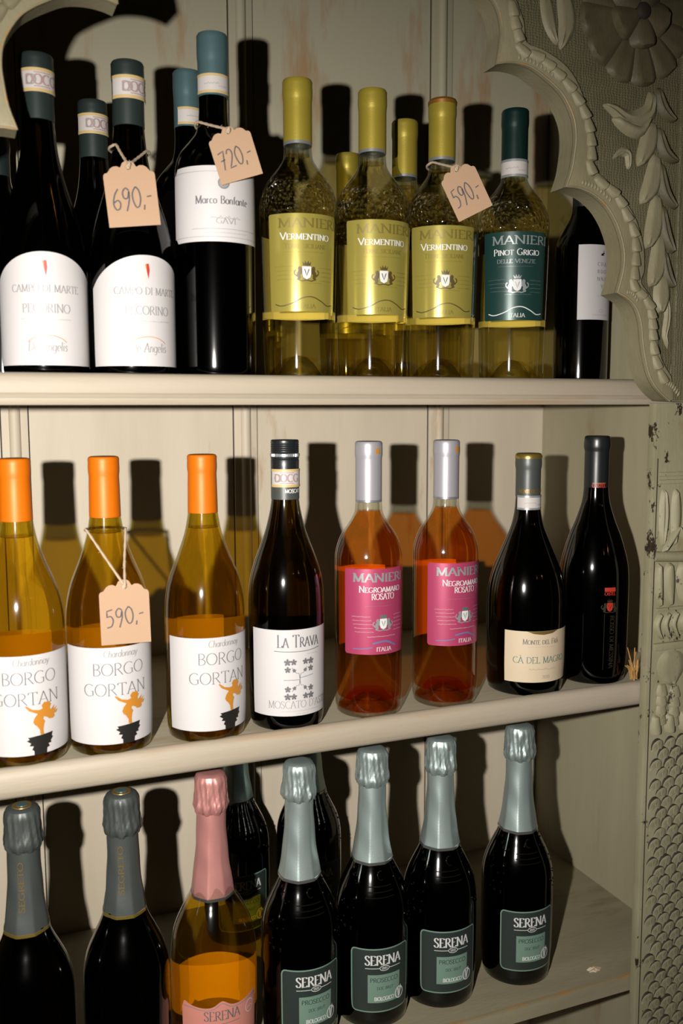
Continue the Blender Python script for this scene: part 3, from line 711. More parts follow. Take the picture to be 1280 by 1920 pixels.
rosato = dict(key='rosato', prof=ros_prof, glass='clear', wine='wine_rose', fill=.2265, cap=still_cap(.2385, .303, .0146, 'cap_silver', .0007, .018),
              dress=[collar(.0143, .2365, .2392), ros_dot, front('label', 'pink_label', ros_label, ros_print, .12), back_label(.07, .16, 46)])
ca_prof = heel(.0462, .012)+side([(.0468, .03), (.0470, .07), (.0469, .110), (.0448, .130), (.0400, .148), (.0318, .168), (.0205, .195), (.0160, .214), (.0146, .230)])[1:]+neck(.0138, .24, .281)
def ca_label(R): return patch(-57*D2R*R, 57*D2R*R, .018, .0795)
def ca_print(R):
    return [('p_gold', fill([(-.020, .0795), (.020, .0795), (.012, .0765), (0, .0752), (-.012, .0765)]), 1), ('p_grey', text('Monte del Frà', .0062, -.002, .064, fit=.046, weight=.13), 1), ('p_lightgrey', scribble(-.002, .0605, .034, .0009, 61), 1),
            ('p_teal', text('CÀ DEL MAGRO', .0074, -.002, .0415, fit=.068, weight=.11), 1), ('p_lightgrey', scribble(0, .0335, .034, .0022, 62), 1), ('p_lightgrey', text('2020', .004, .004, .0225, weight=.1), 1)]
def fra_word(root, k, rf):
    rr = lambda z: .0150
    layer_print(root, k, 'capsule_lettering', [('p_gold', text('Monte del Frà', .0052, -.003, .2385, fit=.030, weight=.2, thin=.1), 1), ('p_gold', text('M', .0052, .0195, .2385, weight=.2, thin=.1), 1)], rr, .0150, .0002)
magro = dict(key='magro', prof=ca_prof, glass='brown', cap=still_cap(.2335, .285, .0149, 'cap_grey', .0008, .018, 'gold_band'), dress=[band(.2185, .2355, .0150, edge='p_silver', word=None), fra_word, front('label', 'cream', ca_label, ca_print, .05)])
last_prof = heel(.0415, .010)+side([(.0423, .03), (.0426, .09), (.0424, .128), (.0400, .151), (.0318, .180), (.0240, .200), (.0172, .222), (.0152, .238)])[1:]+neck(.0144, .25, .302)
def last_print(root, k, rf):
    R = .0424
    pr = [('p_red', fill([(-.008, .122), (.006, .122), (.006, .117), (-.008, .117)]), 1), ('p_red', text('CASTEL', .0038, -.001, .1125, fit=.014, weight=.2), 1)]
    pr += crest(-.001, .098, .0105, 'p_red', 'p_darkgold', 'p_darkgold')
    pr += [('p_darkgold', text('ROSSO DI MESSINA', .0055, .000, .0545, fit=.066, weight=.16, rot=-PI/2), 1), ('p_darkgold', line([(-.0075, .090), (-.0075, .020)], .0005), 1), ('p_darkgold', line([(.0085, .090), (.0085, .020)], .0005), 1)]
    layer_print(root, k, 'lettering', pr, rf, R, .0003)
def last_word(root, k, rf):
    layer_print(root, k, 'capsule_lettering', [('p_red', text('CASTEL', .0044, -.004, .2415, fit=.017, weight=.26, thin=.12), 1), ('p_orange', line([(-.0125, .2468), (.0045, .2468)], .0006), 1)], lambda z: .0151, .0151, .0002)
mess = dict(key='mess', prof=last_prof, glass='black', cap=still_cap(.236, .3045, .0150, 'cap_black', .0012, .018), dress=[last_print, last_word])
ser_prof = heel(.0434, .012)+side([(.0444, .03), (.0449, .075), (.0449, .110), (.0440, .136), (.0395, .155), (.0320, .172), (.0262, .184), (.0222, .196), (.0180, .222), (.0164, .245)])[1:]+neck(.0150, .26, .318)
def foil(mat, edge, zf, rfl, H=.3235, fold=11, seed=1, rh=.0164):
    """sparkling-wine foil: crumpled hood over cork and cage, faceted flared skirt with a bright edge"""
    def f(root, k):
        rnd = random.Random(seed)
        ph = [rnd.random()*6.28 for _ in range(8)]
        def hood(a, z, r):
            t = (H-z)/.044
            if t < .06: return r
            wv = .55*math.sin(fold*a+ph[0]+3*t)*(.4+t)+.45*math.sin((fold+8)*a+ph[1]-5*t)+.35*math.sin(5*a+ph[2]+9*t)+.35*math.sin(23*a+26*t+ph[3])*t
            cage = .0010*max(0, math.cos(4*a+ph[4]))**5*min(1, t*4)
            low = .0013*max(0, t-.78)/.2*math.sin(9*a+ph[5])
            return r+.00085*wv*min(1, t*4)*(1 if t < .95 else .3)+cage+low
        pr = [(0, H-.0004), (.009, H), (.0135, H-.0008), (.0158, H-.0024), (rh+.0006, H-.0052), (rh+.0011, H-.0075)]+[(rh+.0012+.0016*(i/12)**1.3-.0006*math.sin(PI*i/12), H-.0095-.0021*i) for i in range(13)]+[(rh+.0026, H-.0368), (rh+.0020, H-.0395), (rh+.0008, H-.0418), (rh-.0004, H-.044)]
        cap_lathe(root, k, 'foil_hood', pr, mat, hood, 96, .45)
        def facet(a, z, r):
            q = ((a+PI/8) % (PI/4))-PI/8
            t = max(0, min(1, (.27-z)/.05))
            return r*(1+t*.6*(.985/math.cos(q)-1)) + .00025*math.sin(3*a+z*150+ph[5])
        sk = cat([(rh-.0003, H-.043), (rh-.0001, .262), (rh+.0008, .243), (.0186, .224), (.0208, .208), (rfl, zf)], 4)
        sk = [p for p in sk if p[1] <= H-.043]
        cap_lathe(root, k, 'foil_skirt', sk+[(rfl-.0008, zf-.0002)], mat, facet, 80, 1.0)
        cap_lathe(root, k, 'foil_edge', [(rfl-.0001, zf+.0006), (rfl+.0004, zf+.0002), (rfl+.0006, zf-.0026), (rfl-.001, zf-.003)], edge, facet, 80)
    return f
def ser_label(R): return rounded(-46*D2R*R, 46*D2R*R, .023, .100, .005)
def vlogo(u, z, s, m_):
    return [(m_, ring(u, z, .9*s, 1.1*s, .22*s), 3), (m_, fill([(u-.42*s, z+.9*s), (u-.12*s, z+.8*s), (u+.1*s, z-.75*s), (u-.14*s, z-.95*s)]), 3), (m_, fill([(u-.02*s, z-.85*s), (u+.18*s, z-.7*s), (u+.5*s, z+.75*s), (u+.4*s, z+1.5*s), (u+.16*s, z+1.0*s)]), 3)]
def ser_print(R):
    a = 46*D2R*R
    V, F = rounded(-a, a, .023, .100, .005)
    outl = [V[i] for i in range(0, len(V), 9)]+[V[i] for i in range(len(V)-1, 0, -9)]
    outl.append(outl[0])
    pr = [('sage', strip(outl, .0016, .0016), 1), ('sage', patch(-.0165, .0230, .0345, .0690, 12), 1), ('p_white', text('SERENA', .0112, .002, .0810, fit=.044, weight=.19, thin=.06), 1),
          ('p_white', line([(-.0195, .0768), (-.003, .0768)], .0007), 1), ('p_white', line([(.0090, .0768), (.0235, .0768)], .0007), 1), ('p_white', ring(.0030, .0768, .0056, .0030, .0007), 1), ('p_white', text('1881', .0030, .0030, .0753, fit=.0072, weight=.16), 1),
          ('slate_label', text('PROSECCO', .0052, .003, .0598, fit=.034, weight=.13, thin=.09, serif=False), 2), ('slate_label', text('DOC BRUT', .0036, .004, .0505, fit=.020, weight=.12, thin=.09, serif=False), 2),
          ('p_white', text('BIOLOGICO', .0044, .0030, .0372, fit=.024, weight=.2, thin=.16, serif=False), 2)]
    return pr+vlogo(.0225, .0415, .0062, 'p_white')
def rings(root, k, rf):
    """moulded rings and drop on the shoulder"""
    if (k, 'rings') not in CACHE:
        parts = []
        for z in (.158, .1635, .169):
            r = rf(z); parts.append(tube_vf([((r+.0001)*math.sin(R_(q)), -(r+.0001)*math.cos(R_(q)), z) for q in range(-26, 27, 4)], .0006, 6))
        r = rf(.180); pts = [(.0035*math.cos(R_(q)), .1795+.0045*math.sin(R_(q))) for q in range(60, 320, 20)]
        parts.append(tube_vf([((rf(z)+.0001)*math.sin(u/r+.10), -(rf(z)+.0001)*math.cos(u/r+.10), z) for u, z in pts], .0006, 6))
        rnd = random.Random(3)
        for i in range(46):
            s = 1 if i % 2 else -1; q = s*R_(38+34*rnd.random()); z = .118+.068*rnd.random(); rr = rf(z)
            v, f = lathe_vf([(0, .0011), (.0007, .0008), (.0011, 0)], 7)
            mt = Matrix.Translation((rr*math.sin(q), -rr*math.cos(q), z)) @ Matrix.Rotation(q, 4, 'Z') @ Matrix.Rotation(PI/2, 4, 'X')
            parts.append(([tuple(mt @ Vector(x)) for x in v], f))
        V, F = join(parts); CACHE[(k, 'rings')] = mesh_of('moulded_relief', V, F, MT['glint'])
    o = obj('moulded_relief', CACHE[(k, 'rings')], root); o['kind'] = 'stuff'
def serena(kk, seed):
    return dict(key=kk, prof=ser_prof, glass='black', cap=foil('foil_serena', 'foil_band', .1925, .0236, seed=seed), dress=[rings, front('label', 'slate_label', ser_label, ser_print, .06)])
pink_prof = heel(.0455, .012)+side([(.0468, .03), (.0476, .075), (.0478, .106), (.0465, .128), (.0425, .150), (.0330, .172), (.0264, .184), (.0222, .196), (.0180, .222), (.0164, .245)])[1:]+neck(.0150, .26, .318)
def pink_label(R):
    h = 56*D2R*R
    def top(u):
        t = abs(u)/h
        return .082+.005*math.exp(-(t/.16)**2)+.003*math.exp(-((t-.92)/.12)**2)-.007*max(0, (t-.93)/.07)-.002*math.sin(PI*min(1, t/.75))
    return patch(-h, h, .018, top, 60)
def pink_print(R):
    h = 53*D2R*R
    return [('p_grey', text('SERENA', .0105, 0, .0655, fit=.040, weight=.13, thin=.05), 1), ('p_grey', line([(-.02, .061), (.02, .061)], .0006), 1), ('p_white', ring(.034, .069, .006, .007, .0008), 1), ('p_white', scribble(.034, .067, .008, .004, 5), 1),
            ('p_white', text('ROSE', .0075, 0, .046, fit=.024), 1), ('p_silver', strip([(u, .0795-.002*math.sin(PI*min(1, abs(u)/h/.75))+.005*math.exp(-(abs(u)/h/.16)**2)) for u in [h*(-1+2*i/50) for i in range(51)]], .0008, .0008), 1)]
pinkb = dict(key='pink', prof=pink_prof, glass='clear', wine='wine_pink', fill=.243, cap=foil('foil_pink', 'foil_band', .1885, .0232, seed=5), dress=[front('label', 'rose_label', pink_label, pink_print, .06), back_label(.03, .086, 85)])
def grey_word(root, k, rf):
    rr = lambda z: .0168+.0042*max(0, (.245-z)/.05)**1.4
    layer_print(root, k, 'capsule_lettering', [('p_gold', text('SEGRETO', .0052, .000, .2460, fit=.052, weight=.22, thin=.12, rot=PI/2), 1)], rr, .018, .0007)
def seal(root, k, rf):
    if (k, 'seal') not in CACHE:
        V, F = lathe_vf([(0, .3243), (.0095, .3241), (.0098, .3232)], 32); CACHE[(k, 'seal')] = mesh_of('cap_seal', V, F, MT['p_gold'])
    s = obj('cap_seal', CACHE[(k, 'seal')], root)
    if (k, 'disc') not in CACHE:
        V, F = lathe_vf([(0, .3247), (.0055, .3246), (.0057, .324)], 28); CACHE[(k, 'disc')] = mesh_of('seal_center', V, F, MT['cap_teal'])
    obj('seal_center', CACHE[(k, 'disc')], s)
def greyb(kk, seed): return dict(key=kk, prof=ser_prof, glass='black', cap=foil('foil_grey', 'gold_band', .1985, .0220, seed=seed, fold=9), dress=[grey_word, seal])

# ------------------------------------------------------------------ cabinet (one piece of furniture, its members as parts)
XC = 0.335; XR = 0.871; XL = 2*XC-XR; YD = 0.37
cab = empty('display_cabinet', (0, 0, 0), 0, 'old limewashed wooden display cabinet with carved arch and three shelves of bottles', 'cabinet')
ZB, ZT = -1.25, 0.72
stiles = [(0.056, 0.0885), (0.361, 0.394), (0.665, 0.699)]
xs = [XL]+[x for s in stiles for x in s]+[XR]
for i in range(0, len(xs), 2):
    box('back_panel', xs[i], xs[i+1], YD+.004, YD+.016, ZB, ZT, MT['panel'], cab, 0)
for a, b in stiles:
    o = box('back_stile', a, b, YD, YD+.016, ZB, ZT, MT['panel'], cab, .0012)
    box('stile_groove', a-.0014, a, YD+.0032, YD+.0045, ZB, ZT, MT['groove'], o, 0)
    box('stile_groove', b, b+.0014, YD+.0032, YD+.0045, ZB, ZT, MT['groove'], o, 0)
    V, F = tube_vf([((a+b)/2, YD+.0015, ZB), ((a+b)/2, YD+.0015, ZT)], .0075, 12)
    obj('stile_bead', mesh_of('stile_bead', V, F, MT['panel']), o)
box('side_panel', XR, XR+.02, .0, YD+.016, ZB, ZT, MT['side'], cab, 0)
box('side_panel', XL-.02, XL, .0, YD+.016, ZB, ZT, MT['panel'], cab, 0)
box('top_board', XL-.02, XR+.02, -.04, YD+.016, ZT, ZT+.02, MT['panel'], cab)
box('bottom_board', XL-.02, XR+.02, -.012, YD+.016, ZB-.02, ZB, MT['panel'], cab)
def extr(name, sec, x0, x1, mat, parent):
    n = len(sec)
    V = [(x0, y, z) for y, z in sec]+[(x1, y, z) for y, z in sec]
    F = [tuple(range(n)), tuple(range(n, 2*n))[::-1]]+[(i, (i+1) % n, n+(i+1) % n, n+i) for i in range(n)]
    return obj(name, mesh_of(name, V, F, mat, sharp=.6), parent)
def shelf(top, bot, lip, style):
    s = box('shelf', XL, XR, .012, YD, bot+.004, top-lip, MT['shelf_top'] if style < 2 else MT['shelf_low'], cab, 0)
    if style == 0:    # top shelf: rounded top, groove, small bead below
        sec = [(.012, top), (.006, top), (.002, top-.0015), (-.0005, top-.005), (-.001, top-.012), (-.0005, top-.0185), (.0012, top-.0205), (.0006, top-.0215), (-.0008, top-.0235), (-.0006, top-.027), (.001, top-.0295), (.004, bot), (.012, bot)]
    elif style == 1:
        sec = [(.011, top-.0005), (.008, top), (.004, top-.001), (.0008, top-.004), (-.0006, top-.010), (-.0006, top-.020), (.0008, top-.026), (.0035, bot+.001), (.006, bot), (.012, bot)]
    else:
        sec = [(.012, top), (.001, top), (0, top-.001), (0, bot+.001), (.001, bot), (.012, bot)]
    e = extr('edge_moulding', sec, XL, XR, MT['shelf'] if style < 2 else MT['shelf_low'], s)
    if style == 2:
        extr('ochre_stripe', [(.004, top+.0002), (-.0003, top+.0002), (-.0003, top-.0022), (.004, top-.0022)], XL, XR, MT['ochre'], s)
    return s
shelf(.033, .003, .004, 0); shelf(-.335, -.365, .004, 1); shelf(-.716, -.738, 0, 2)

# carved arch: outline of the opening, tenths of a millimetre (x, z)
BACK = [(5047, 4142), (5161, 4071), (5232, 3988), (5272, 3878), (5289, 3776), (5275, 3663), (5258, 3555), (5241, 3452), (5336, 3478), (5478, 3490), (5649, 3467), (5796, 3399), (5945, 3313), (6049, 3227), (6141, 3094), (6193, 2966), (6208, 2812), (6194, 2671), (6164, 2495), (6100, 2321), (6252, 2325), (6443, 2275), (6617, 2169), (6752, 2011), (6839, 1831), (6882, 1649), (6866, 1464), (6804, 1255), (6954, 1192), (7072, 1087), (7139, 922), (7169, 730), (7214, 543), (7290, 337), (7419, 185), (7579, 74)]
HUSK = [(5406, 3992), (5433, 3873), (5474, 3760), (5528, 3613), (5695, 3583), (5833, 3523), (5960, 3444), (6103, 3345), (6214, 3225), (6306, 3100), (6365, 2966), (6397, 2828), (6409, 2687), (6407, 2538), (6543, 2396), (6693, 2325), (6803, 2227), (6894, 2088), (6994, 1930), (7030, 1773), (7036, 1618), (7027, 1468), (7025, 1341), (7109, 1264), (7232, 1153), (7273, 1055), (7293, 938), (7305, 820), (7327, 661), (7372, 502), (7462, 342)]
CONT = [(5448, 4090), (5541, 3894), (5577, 3708), (5765, 3666), (6017, 3568), (6188, 3425), (6324, 3189), (6413, 2966), (6455, 2730), (6441, 2547), (6612, 2440), (6801, 2295), (6979, 2122), (7089, 1925), (7148, 1734), (7163, 1562), (7158, 1486), (7126, 1375), (7250, 1247), (7330, 1110), (7355, 899), (7402, 669), (7470, 503), (7592, 355)]
sc_ = lambda L: [(x*1e-4, z*1e-4) for x, z in L]
up = [(.335, .562), (.372, .548), (.392, .528), (.402, .500), (.428, .508), (.462, .492), (.480, .464), (.478, .428), (.492, .424)]   # the arch above the frame
seg = [sc_(BACK)[a:b] for a, b in ((0, 8), (7, 20), (19, 28), (27, 36))]
seg[0] = up[7:]+seg[0]
outline = cat(up[:4], 5)[:-1]+cat(up[3:8], 5)[:-1]
for i, s_ in enumerate(seg): outline += cat(s_, 3)[:-1 if i < 3 else None]
YF, YFACE, YBK = -.036, -.042, -.012
contour = [(.335, .60), (.41, .575), (.49, .53), (.525, .46)]+cat(sc_(CONT), 3)
def mirror(x, side): return x if side > 0 else 2*XC-x
def poly_prism(name, poly, y0, y1, mat, parent, side, bev=0):
    bm = bmesh.new()
    vs = [bm.verts.new((mirror(x, side), y1, z)) for x, z in poly]
    f = bm.faces.new(vs)
    r = bmesh.ops.extrude_face_region(bm, geom=[f])
    nv = [e for e in r['geom'] if isinstance(e, bmesh.types.BMVert)]
    for v in nv: v.co.y = y0
    bmesh.ops.recalc_face_normals(bm, faces=bm.faces)
    if bev:
        ed = [e for e in bm.edges if all(abs(v.co.y-y0) < 1e-7 for v in e.verts)]
        bmesh.ops.bevel(bm, geom=ed, offset=bev, segments=3, affect='EDGES', profile=.5, clamp_overlap=True)
    bmesh.ops.triangulate(bm, faces=[f_ for f_ in bm.faces if len(f_.verts) > 4])
    me = bpy.data.meshes.new(name); bm.to_mesh(me); bm.free(); me.materials.append(mat)
    me.polygons.foreach_set('use_smooth', [True]*len(me.polygons)); me.set_sharp_from_angle(angle=.7)
    return obj(name, me, parent)
def leaf_vf(path, wd, ht, y0, tip=.25, groove=.35, rise=0.0, n=10, side=1, blunt=False):
    """a carved leaf: domed ribbon with a mid groove, raised towards its tip"""
    P = cat(path, max(2, n//(len(path)-1)))
    V, F = [], []; m_ = 7
    for i, (x, z) in enumerate(P):
        t = i/(len(P)-1)
        a, b = P[max(i-1, 0)], P[min(i+1, len(P)-1)]
        dx, dz = b[0]-a[0], b[1]-a[1]; L = math.hypot(dx, dz) or 1e-9
        if blunt: wf = (.55+.45*math.sin(PI*min(1, t*1.1)*.6)) * (1 if t < .72 else math.sqrt(max(0.0, 1-((t-.72)/.285)**2)))
        else: wf = math.sin(PI*min(1, (t*.93+.07)))**.75*(1-tip*t)
        wf = max(wf, .06)
        for j in range(m_):
            s = -1+2*j/(m_-1)
            hh = ht*(1-abs(s)**2.2)*(1-groove*math.exp(-(s/.18)**2)) + (rise*t if abs(s) < .99 else 0)
            if i in (0, len(P)-1): hh = 0 if not (blunt and i) else 0
            V.append((mirror(x-dz/L*s*wd/2*wf, side), y0-hh, z+dx/L*s*wd/2*wf))
    for i in range(len(P)-1):
        for j in range(m_-1): F.append((i*m_+j, i*m_+j+1, (i+1)*m_+j+1, (i+1)*m_+j))
    return V, F
def leaf(name, path, wd, ht, y0, mat, parent, **kw):
    V, F = leaf_vf(path, wd, ht, y0, **kw)
    return obj(name, mesh_of(name, V, F, mat, sharp=.8), parent)
for side in (1, -1):
    plate = outline+[(.79, .0062), (.90, .0062), (.90, .66), (.335, .66)]
    fr = poly_prism('arch_frame', plate, YF, YBK, MT['carved'], cab, side)
    bandp = outline+[(.764, .0085)]+contour[::-1]
    poly_prism('raised_border', bandp, YFACE, YF+.001, MT['carved'], fr, side, .0016)
    fieldp = contour+[(.7615, .05), (.757, .44), (.757, .655), (.34, .655)]
    poly_prism('hatched_field', fieldp, YF-.0012, YF+.001, MT['field'], fr, side)
    poly_prism('outer_border', [(.7632, .008), (.895, .008), (.895, .655), (.7585, .655), (.7585, .44)], YF-.005, YF+.001, MT['field'], fr, side, .0012)
    V, F = tube_vf([(mirror(x, side), YFACE+.0004, z) for x, z in outline], .0011, 6)
    obj('edge_bead', mesh_of('edge_bead', V, F, MT['edge']), fr)
    # garland of husks along the border
    H_ = sc_(HUSK)
    for i, (x, z) in enumerate(H_):
        a = H_[max(i-1, 0)]; b = H_[min(i+1, len(H_)-1)]
        dx, dz = b[0]-a[0], b[1]-a[1]; L = math.hypot(dx, dz)
        leaf('husk_leaf', [(x-dx/L*.0095, z-dz/L*.0095), (x, z), (x+dx/L*.0085, z+dz/L*.0085)], .0125, .0022, YFACE+.0002, MT['carved'], fr, groove=.1, rise=.0034, blunt=True, side=side, n=8)
    # milled notches next to each cusp and at the foot
    parts = []
    N_ = [p for p in outline]
    for (x0, z0, x1, z1, dx, dz, n) in ((.546, .3520, .600, .3345, .001, .006, 12), (.628, .2355, .668, .2190, .001, .006, 10), (.692, .1235, .708, .114, .001, .006, 6), (.745, .026, .770, .0105, .003, .007, 9)):
        for i in range(n):
            t = (i+.5)/n; x = x0+(x1-x0)*t; z = z0+(z1-z0)*t+.004*math.sin(PI*t)
            v, f = leaf_vf([(x, z), (x+dx, z+dz)], .0034, .0016, YFACE+.0002, groove=0, n=3, side=side); parts.append((v, f))
    V, F = join(parts); o = obj('milled_edge', mesh_of('milled_edge', V, F, MT['carved']), fr); o['kind'] = 'stuff'
    if side < 0: continue
    # rosette in the spandrel
    rx, rz, yy = .6965, .4185, YF-.0012
    for i in range(12):
        a = R_(-90+30*i+12); ca_, sa = math.cos(a), math.sin(a)
        leaf('outer_petal', [(rx+.024*ca_, rz+.024*sa), (rx+.05*ca_, rz+.05*sa), (rx+.0735*ca_, rz+.0735*sa)], .0365, .0055, yy, MT['dark'], fr, groove=.45, rise=.002, blunt=True)
    for i in range(5):
        a = R_(-78+72*i); ca_, sa = math.cos(a), math.sin(a)
        leaf('inner_petal', [(rx+.006*ca_, rz+.006*sa), (rx+.02*ca_, rz+.02*sa), (rx+.0365*ca_, rz+.0365*sa)], .036, .0075, yy-.006, MT['dark'], fr, groove=.15, rise=.003, blunt=True)
    V, F = lathe_vf([(0, .004), (.006, .004), (.0085, .002), (.009, 0)], 20)
    mt = Matrix.Translation((rx, yy-.0125, rz)) @ Matrix.Rotation(PI/2, 4, 'X')
    obj('rosette_center', mesh_of('rosette_center', [tuple(mt @ Vector(v)) for v in V], F, MT['groove']), fr)
    yl = YF-.0008
    LL = [[(7227, 3114), (7186, 2873), (7050, 2623)], [(7300, 2771), (7255, 2454), (7103, 2230)], [(7326, 2345), (7304, 1998), (7196, 1754)], [(7382, 1917), (7367, 1567), (7265, 1340)], [(7431, 1482), (7442, 1248), (7405, 1051)]]
    RR = [[(7284, 3474), (7374, 3260), (7521, 3135)], [(7317, 3056), (7417, 2811), (7571, 2706)], [(7355, 2691), (7436, 2383), (7580, 2204)], [(7398, 2236), (7472, 1923), (7564, 1718)], [(7442, 1746), (7507, 1486), (7589, 1343)]]
    for i, p in enumerate(LL): leaf('garland_leaf', sc_(p), .025, .0045, yl, MT['carved'], fr, rise=.004, tip=.05)
    for i, p in enumerate(RR): leaf('garland_leaf', sc_(p), .0165, .0045, yl-.001, MT['dark'], fr, rise=.004, tip=.1)
    leaf('tail_leaf', sc_([(7485, 1291), (7539, 1103), (7532, 925), (7507, 805), (7560, 651)]), .0125, .004, yl, MT['carved'], fr, tip=.2)
    leaf('scroll_leaf', sc_([(7213, 3426), (7193, 3223), (7038, 3105), (6888, 3099), (6708, 3184), (6567, 3218)]), .027, .006, yl, MT['carved'], fr, tip=.25, n=16)
    leaf('scroll_leaf', sc_([(6700, 3100), (6900, 3010), (7080, 3000), (7190, 3180)]), .018, .008, yl, MT['carved'], fr, groove=.0)
    leaf('scroll_leaf', sc_([(6929, 2578), (6923, 2735), (6830, 2754), (6712, 2670)]), .013, .004, yl, MT['carved'], fr, n=12)
    leaf('acanthus_leaf', sc_([(5790, 4320), (5869, 3961), (5970, 3740)]), .020, .004, yl, MT['carved'], fr)
    leaf('acanthus_leaf', sc_([(6006, 4343), (6090, 3990), (6010, 3700)]), .026, .005, yl, MT['carved'], fr)
    leaf('acanthus_leaf', sc_([(6450, 4900), (6380, 4550), (6200, 4350)]), .03, .005, yl, MT['carved'], fr)

# pilasters
for side in (1, -1):
    mx = lambda x: mirror(x, side)
    def pbox(name, x0, x1, y0, y1, z0, z1, mat, parent, bevel=.001):
        a, b = sorted((mx(x0), mx(x1))); return box(name, a, b, y0, y1, z0, z1, mat, parent, bevel)
    pil = pbox('pilaster', .762, .905, -.014, -.0022, ZB, .005, MT['pilaster'], cab, .0012)
    YP = -.0138
    pbox('seam', .7672, .7684, -.0143, -.0139, ZB, -.06, MT['groove'], pil, 0)
    for z in (-.0815, -.0905): pbox('fillet', .770, .905, YP-.003, YP+.001, z, z+.005, MT['pilaster'], pil, .0012)
    for i, x in enumerate((.778, .796, .814, .832, .85, .868)):
        leaf('fluted_leaf', [(mx(x), -.097), (mx(x+.002), -.13), (mx(x), -.166)], .0165, .005, YP, MT['pilaster'], pil, groove=-.1 if i % 2 else .45, tip=.0)
    for x in (.800, .855):
        leaf('lotus_leaf', [(mx(x-.022), -.172), (mx(x-.006), -.152), (mx(x), -.142)], .010, .006, YP-.002, MT['pilaster'], pil, groove=.0)
        leaf('lotus_leaf', [(mx(x+.022), -.172), (mx(x+.006), -.152), (mx(x), -.142)], .010, .006, YP-.002, MT['pilaster'], pil, groove=.0)
    V, F = tube_vf([(mx(.768), YP+.001, -.177), (mx(.80), YP-.0015, -.179), (mx(.835), YP-.0025, -.180), (mx(.90), YP, -.178)], .0065, 10)
    obj('vase_rim', mesh_of('vase_rim', V, F, MT['pilaster']), pil)
    for x, bw in ((.774, .012), (.790, .018), (.812, .024), (.836, .024), (.858, .018)):
        leaf('vase_flute', [(mx(x), -.186), (mx(x+.001), -.21), (mx(x+.003), -.240)], bw, .0065, YP, MT['pilaster'], pil, groove=.0, tip=0)
    pbox('fillet', .772, .905, YP-.003, YP+.001, -.2445, -.2405, MT['pilaster'], pil, .001)
    for i in range(9):
        x = .776+.0125*i
        leaf('band_rib', [(mx(x+.004), -.247), (mx(x-.002), -.262), (mx(x+.006), -.280)], .0105, .0055, YP, MT['pilaster'], pil, groove=.0)
    pbox('ledge', .769, .905, YP-.005, YP+.001, -.2925, -.2835, MT['pilaster'], pil, .0015)
    leaf('shield_leaf', [(mx(.798), -.295), (mx(.799), -.318), (mx(.800), -.339)], .052, .005, YP, MT['pilaster'], pil, groove=.4, tip=.3)
    leaf('shield_leaf', [(mx(.856), -.295), (mx(.856), -.318), (mx(.857), -.339)], .052, .005, YP, MT['pilaster'], pil, groove=.4, tip=.3)
    for j, x in enumerate((.786, .806, .83, .856)):
        for i in range(4):
            z = -.335-.012*i-(.004 if j % 2 else 0)
            leaf('drooping_leaf', [(mx(x), z), (mx(x), z-.008), (mx(x+.001), z-.0165)], .0175, .0028, YP, MT['pilaster'], pil, groove=.1, rise=.0022, blunt=True, n=8)
    for x in (.778, .7995, .822, .846, .87):
        leaf('drop_leaf', [(mx(x), -.374), (mx(x), -.386), (mx(x+.001), -.399)], .017, .005, YP, MT['pilaster'], pil, groove=.0, rise=.002, blunt=True, n=8)
    rnd = random.Random(5)
    if side > 0:
        variants = []
        for v_ in range(3):
            wd, hh, ht = .0196, .0125, .0052
            V, F, mi = [], [], []; na = 14; fr_ = (0, .45, .80, .90, 1.0)
            for f_ in fr_:
                for k in range(na+1):
                    a = R_(-24+228*k/na)+.03*rnd.uniform(-1, 1)*(f_ > .5)
                    up_ = max(0, math.sin(a))*f_
                    y = {0: .0018, .45: .0022+.0022*up_, .80: .0014+.0040*up_, .90: .0010+.0036*up_, 1.0: -.0004}[f_]
                    if f_ < .5 and k == na//2: y += .0009
                    V.append((wd/2*math.cos(a)*f_, -y, hh*math.sin(a)*f_-.002))
            for i in range(len(fr_)-1):
                for k in range(na):
                    F.append((i*(na+1)+k, i*(na+1)+k+1, (i+1)*(na+1)+k+1, (i+1)*(na+1)+k)); mi.append(1 if i == len(fr_)-2 and 1 <= k < na-1 else 0)
            variants.append(mesh_of('fish_scale', V, F, [MT['pilaster'], MT['groove']], sharp=.9, midx=mi))
        for r in range(32):
            for q in range(6):
                x = .7815+.0192*q+(.0096 if r % 2 else 0); z = -.413-.0127*r
                if x > .893: continue
                o = obj('fish_scale', variants[rnd.randrange(3)], pil, (x+rnd.uniform(-.001, .001), YP+.0004*r/32+rnd.uniform(0, .0008), z+rnd.uniform(-.0009, .0009)))
                o.scale = (rnd.uniform(.93, 1.05), rnd.uniform(.8, 1.1), rnd.uniform(.92, 1.08)); o.rotation_euler = (R_(rnd.uniform(-3, 3)), R_(rnd.uniform(-7, 7)), 0)

# ------------------------------------------------------------------ the bottles on their shelves
Z1, Z2, Z3 = .029, -.339, -.716
gp = 'bottles on the top shelf'
bottle('campo', campo, 'dark wine bottle with arched white label, leftmost on the top shelf, shaded capsule', .0862, .058, Z1, 2, 'dark bottles with arched white labels')
bottle('campo', campo, 'dark wine bottle with arched white label wearing the 690 price tag', .1682, .045, Z1, 20, 'dark bottles with arched white labels')
bottle('campo', campo, 'dark wine bottle with banded slate capsule standing behind the 690 tagged bottle', .153, .175, Z1, 12, 'dark bottles with arched white labels')
bottle('bonf', bonf, 'tall black bottle with teal capsule and white notched label, front one with 720 tag', .2515, .045, Z1, 10, 'teal capped tall bottles')
bottle('bonf', bonf, 'teal capped bottle half hidden behind the 720 tagged bottle', .252, .155, Z1, 38, 'teal capped tall bottles')
gv = 'gold labelled white wine bottles'
bottle('verm', verm, 'clear white wine bottle with gold capsule and gold label, leftmost of the three in front', .3401, .045, Z1, 9, gv)
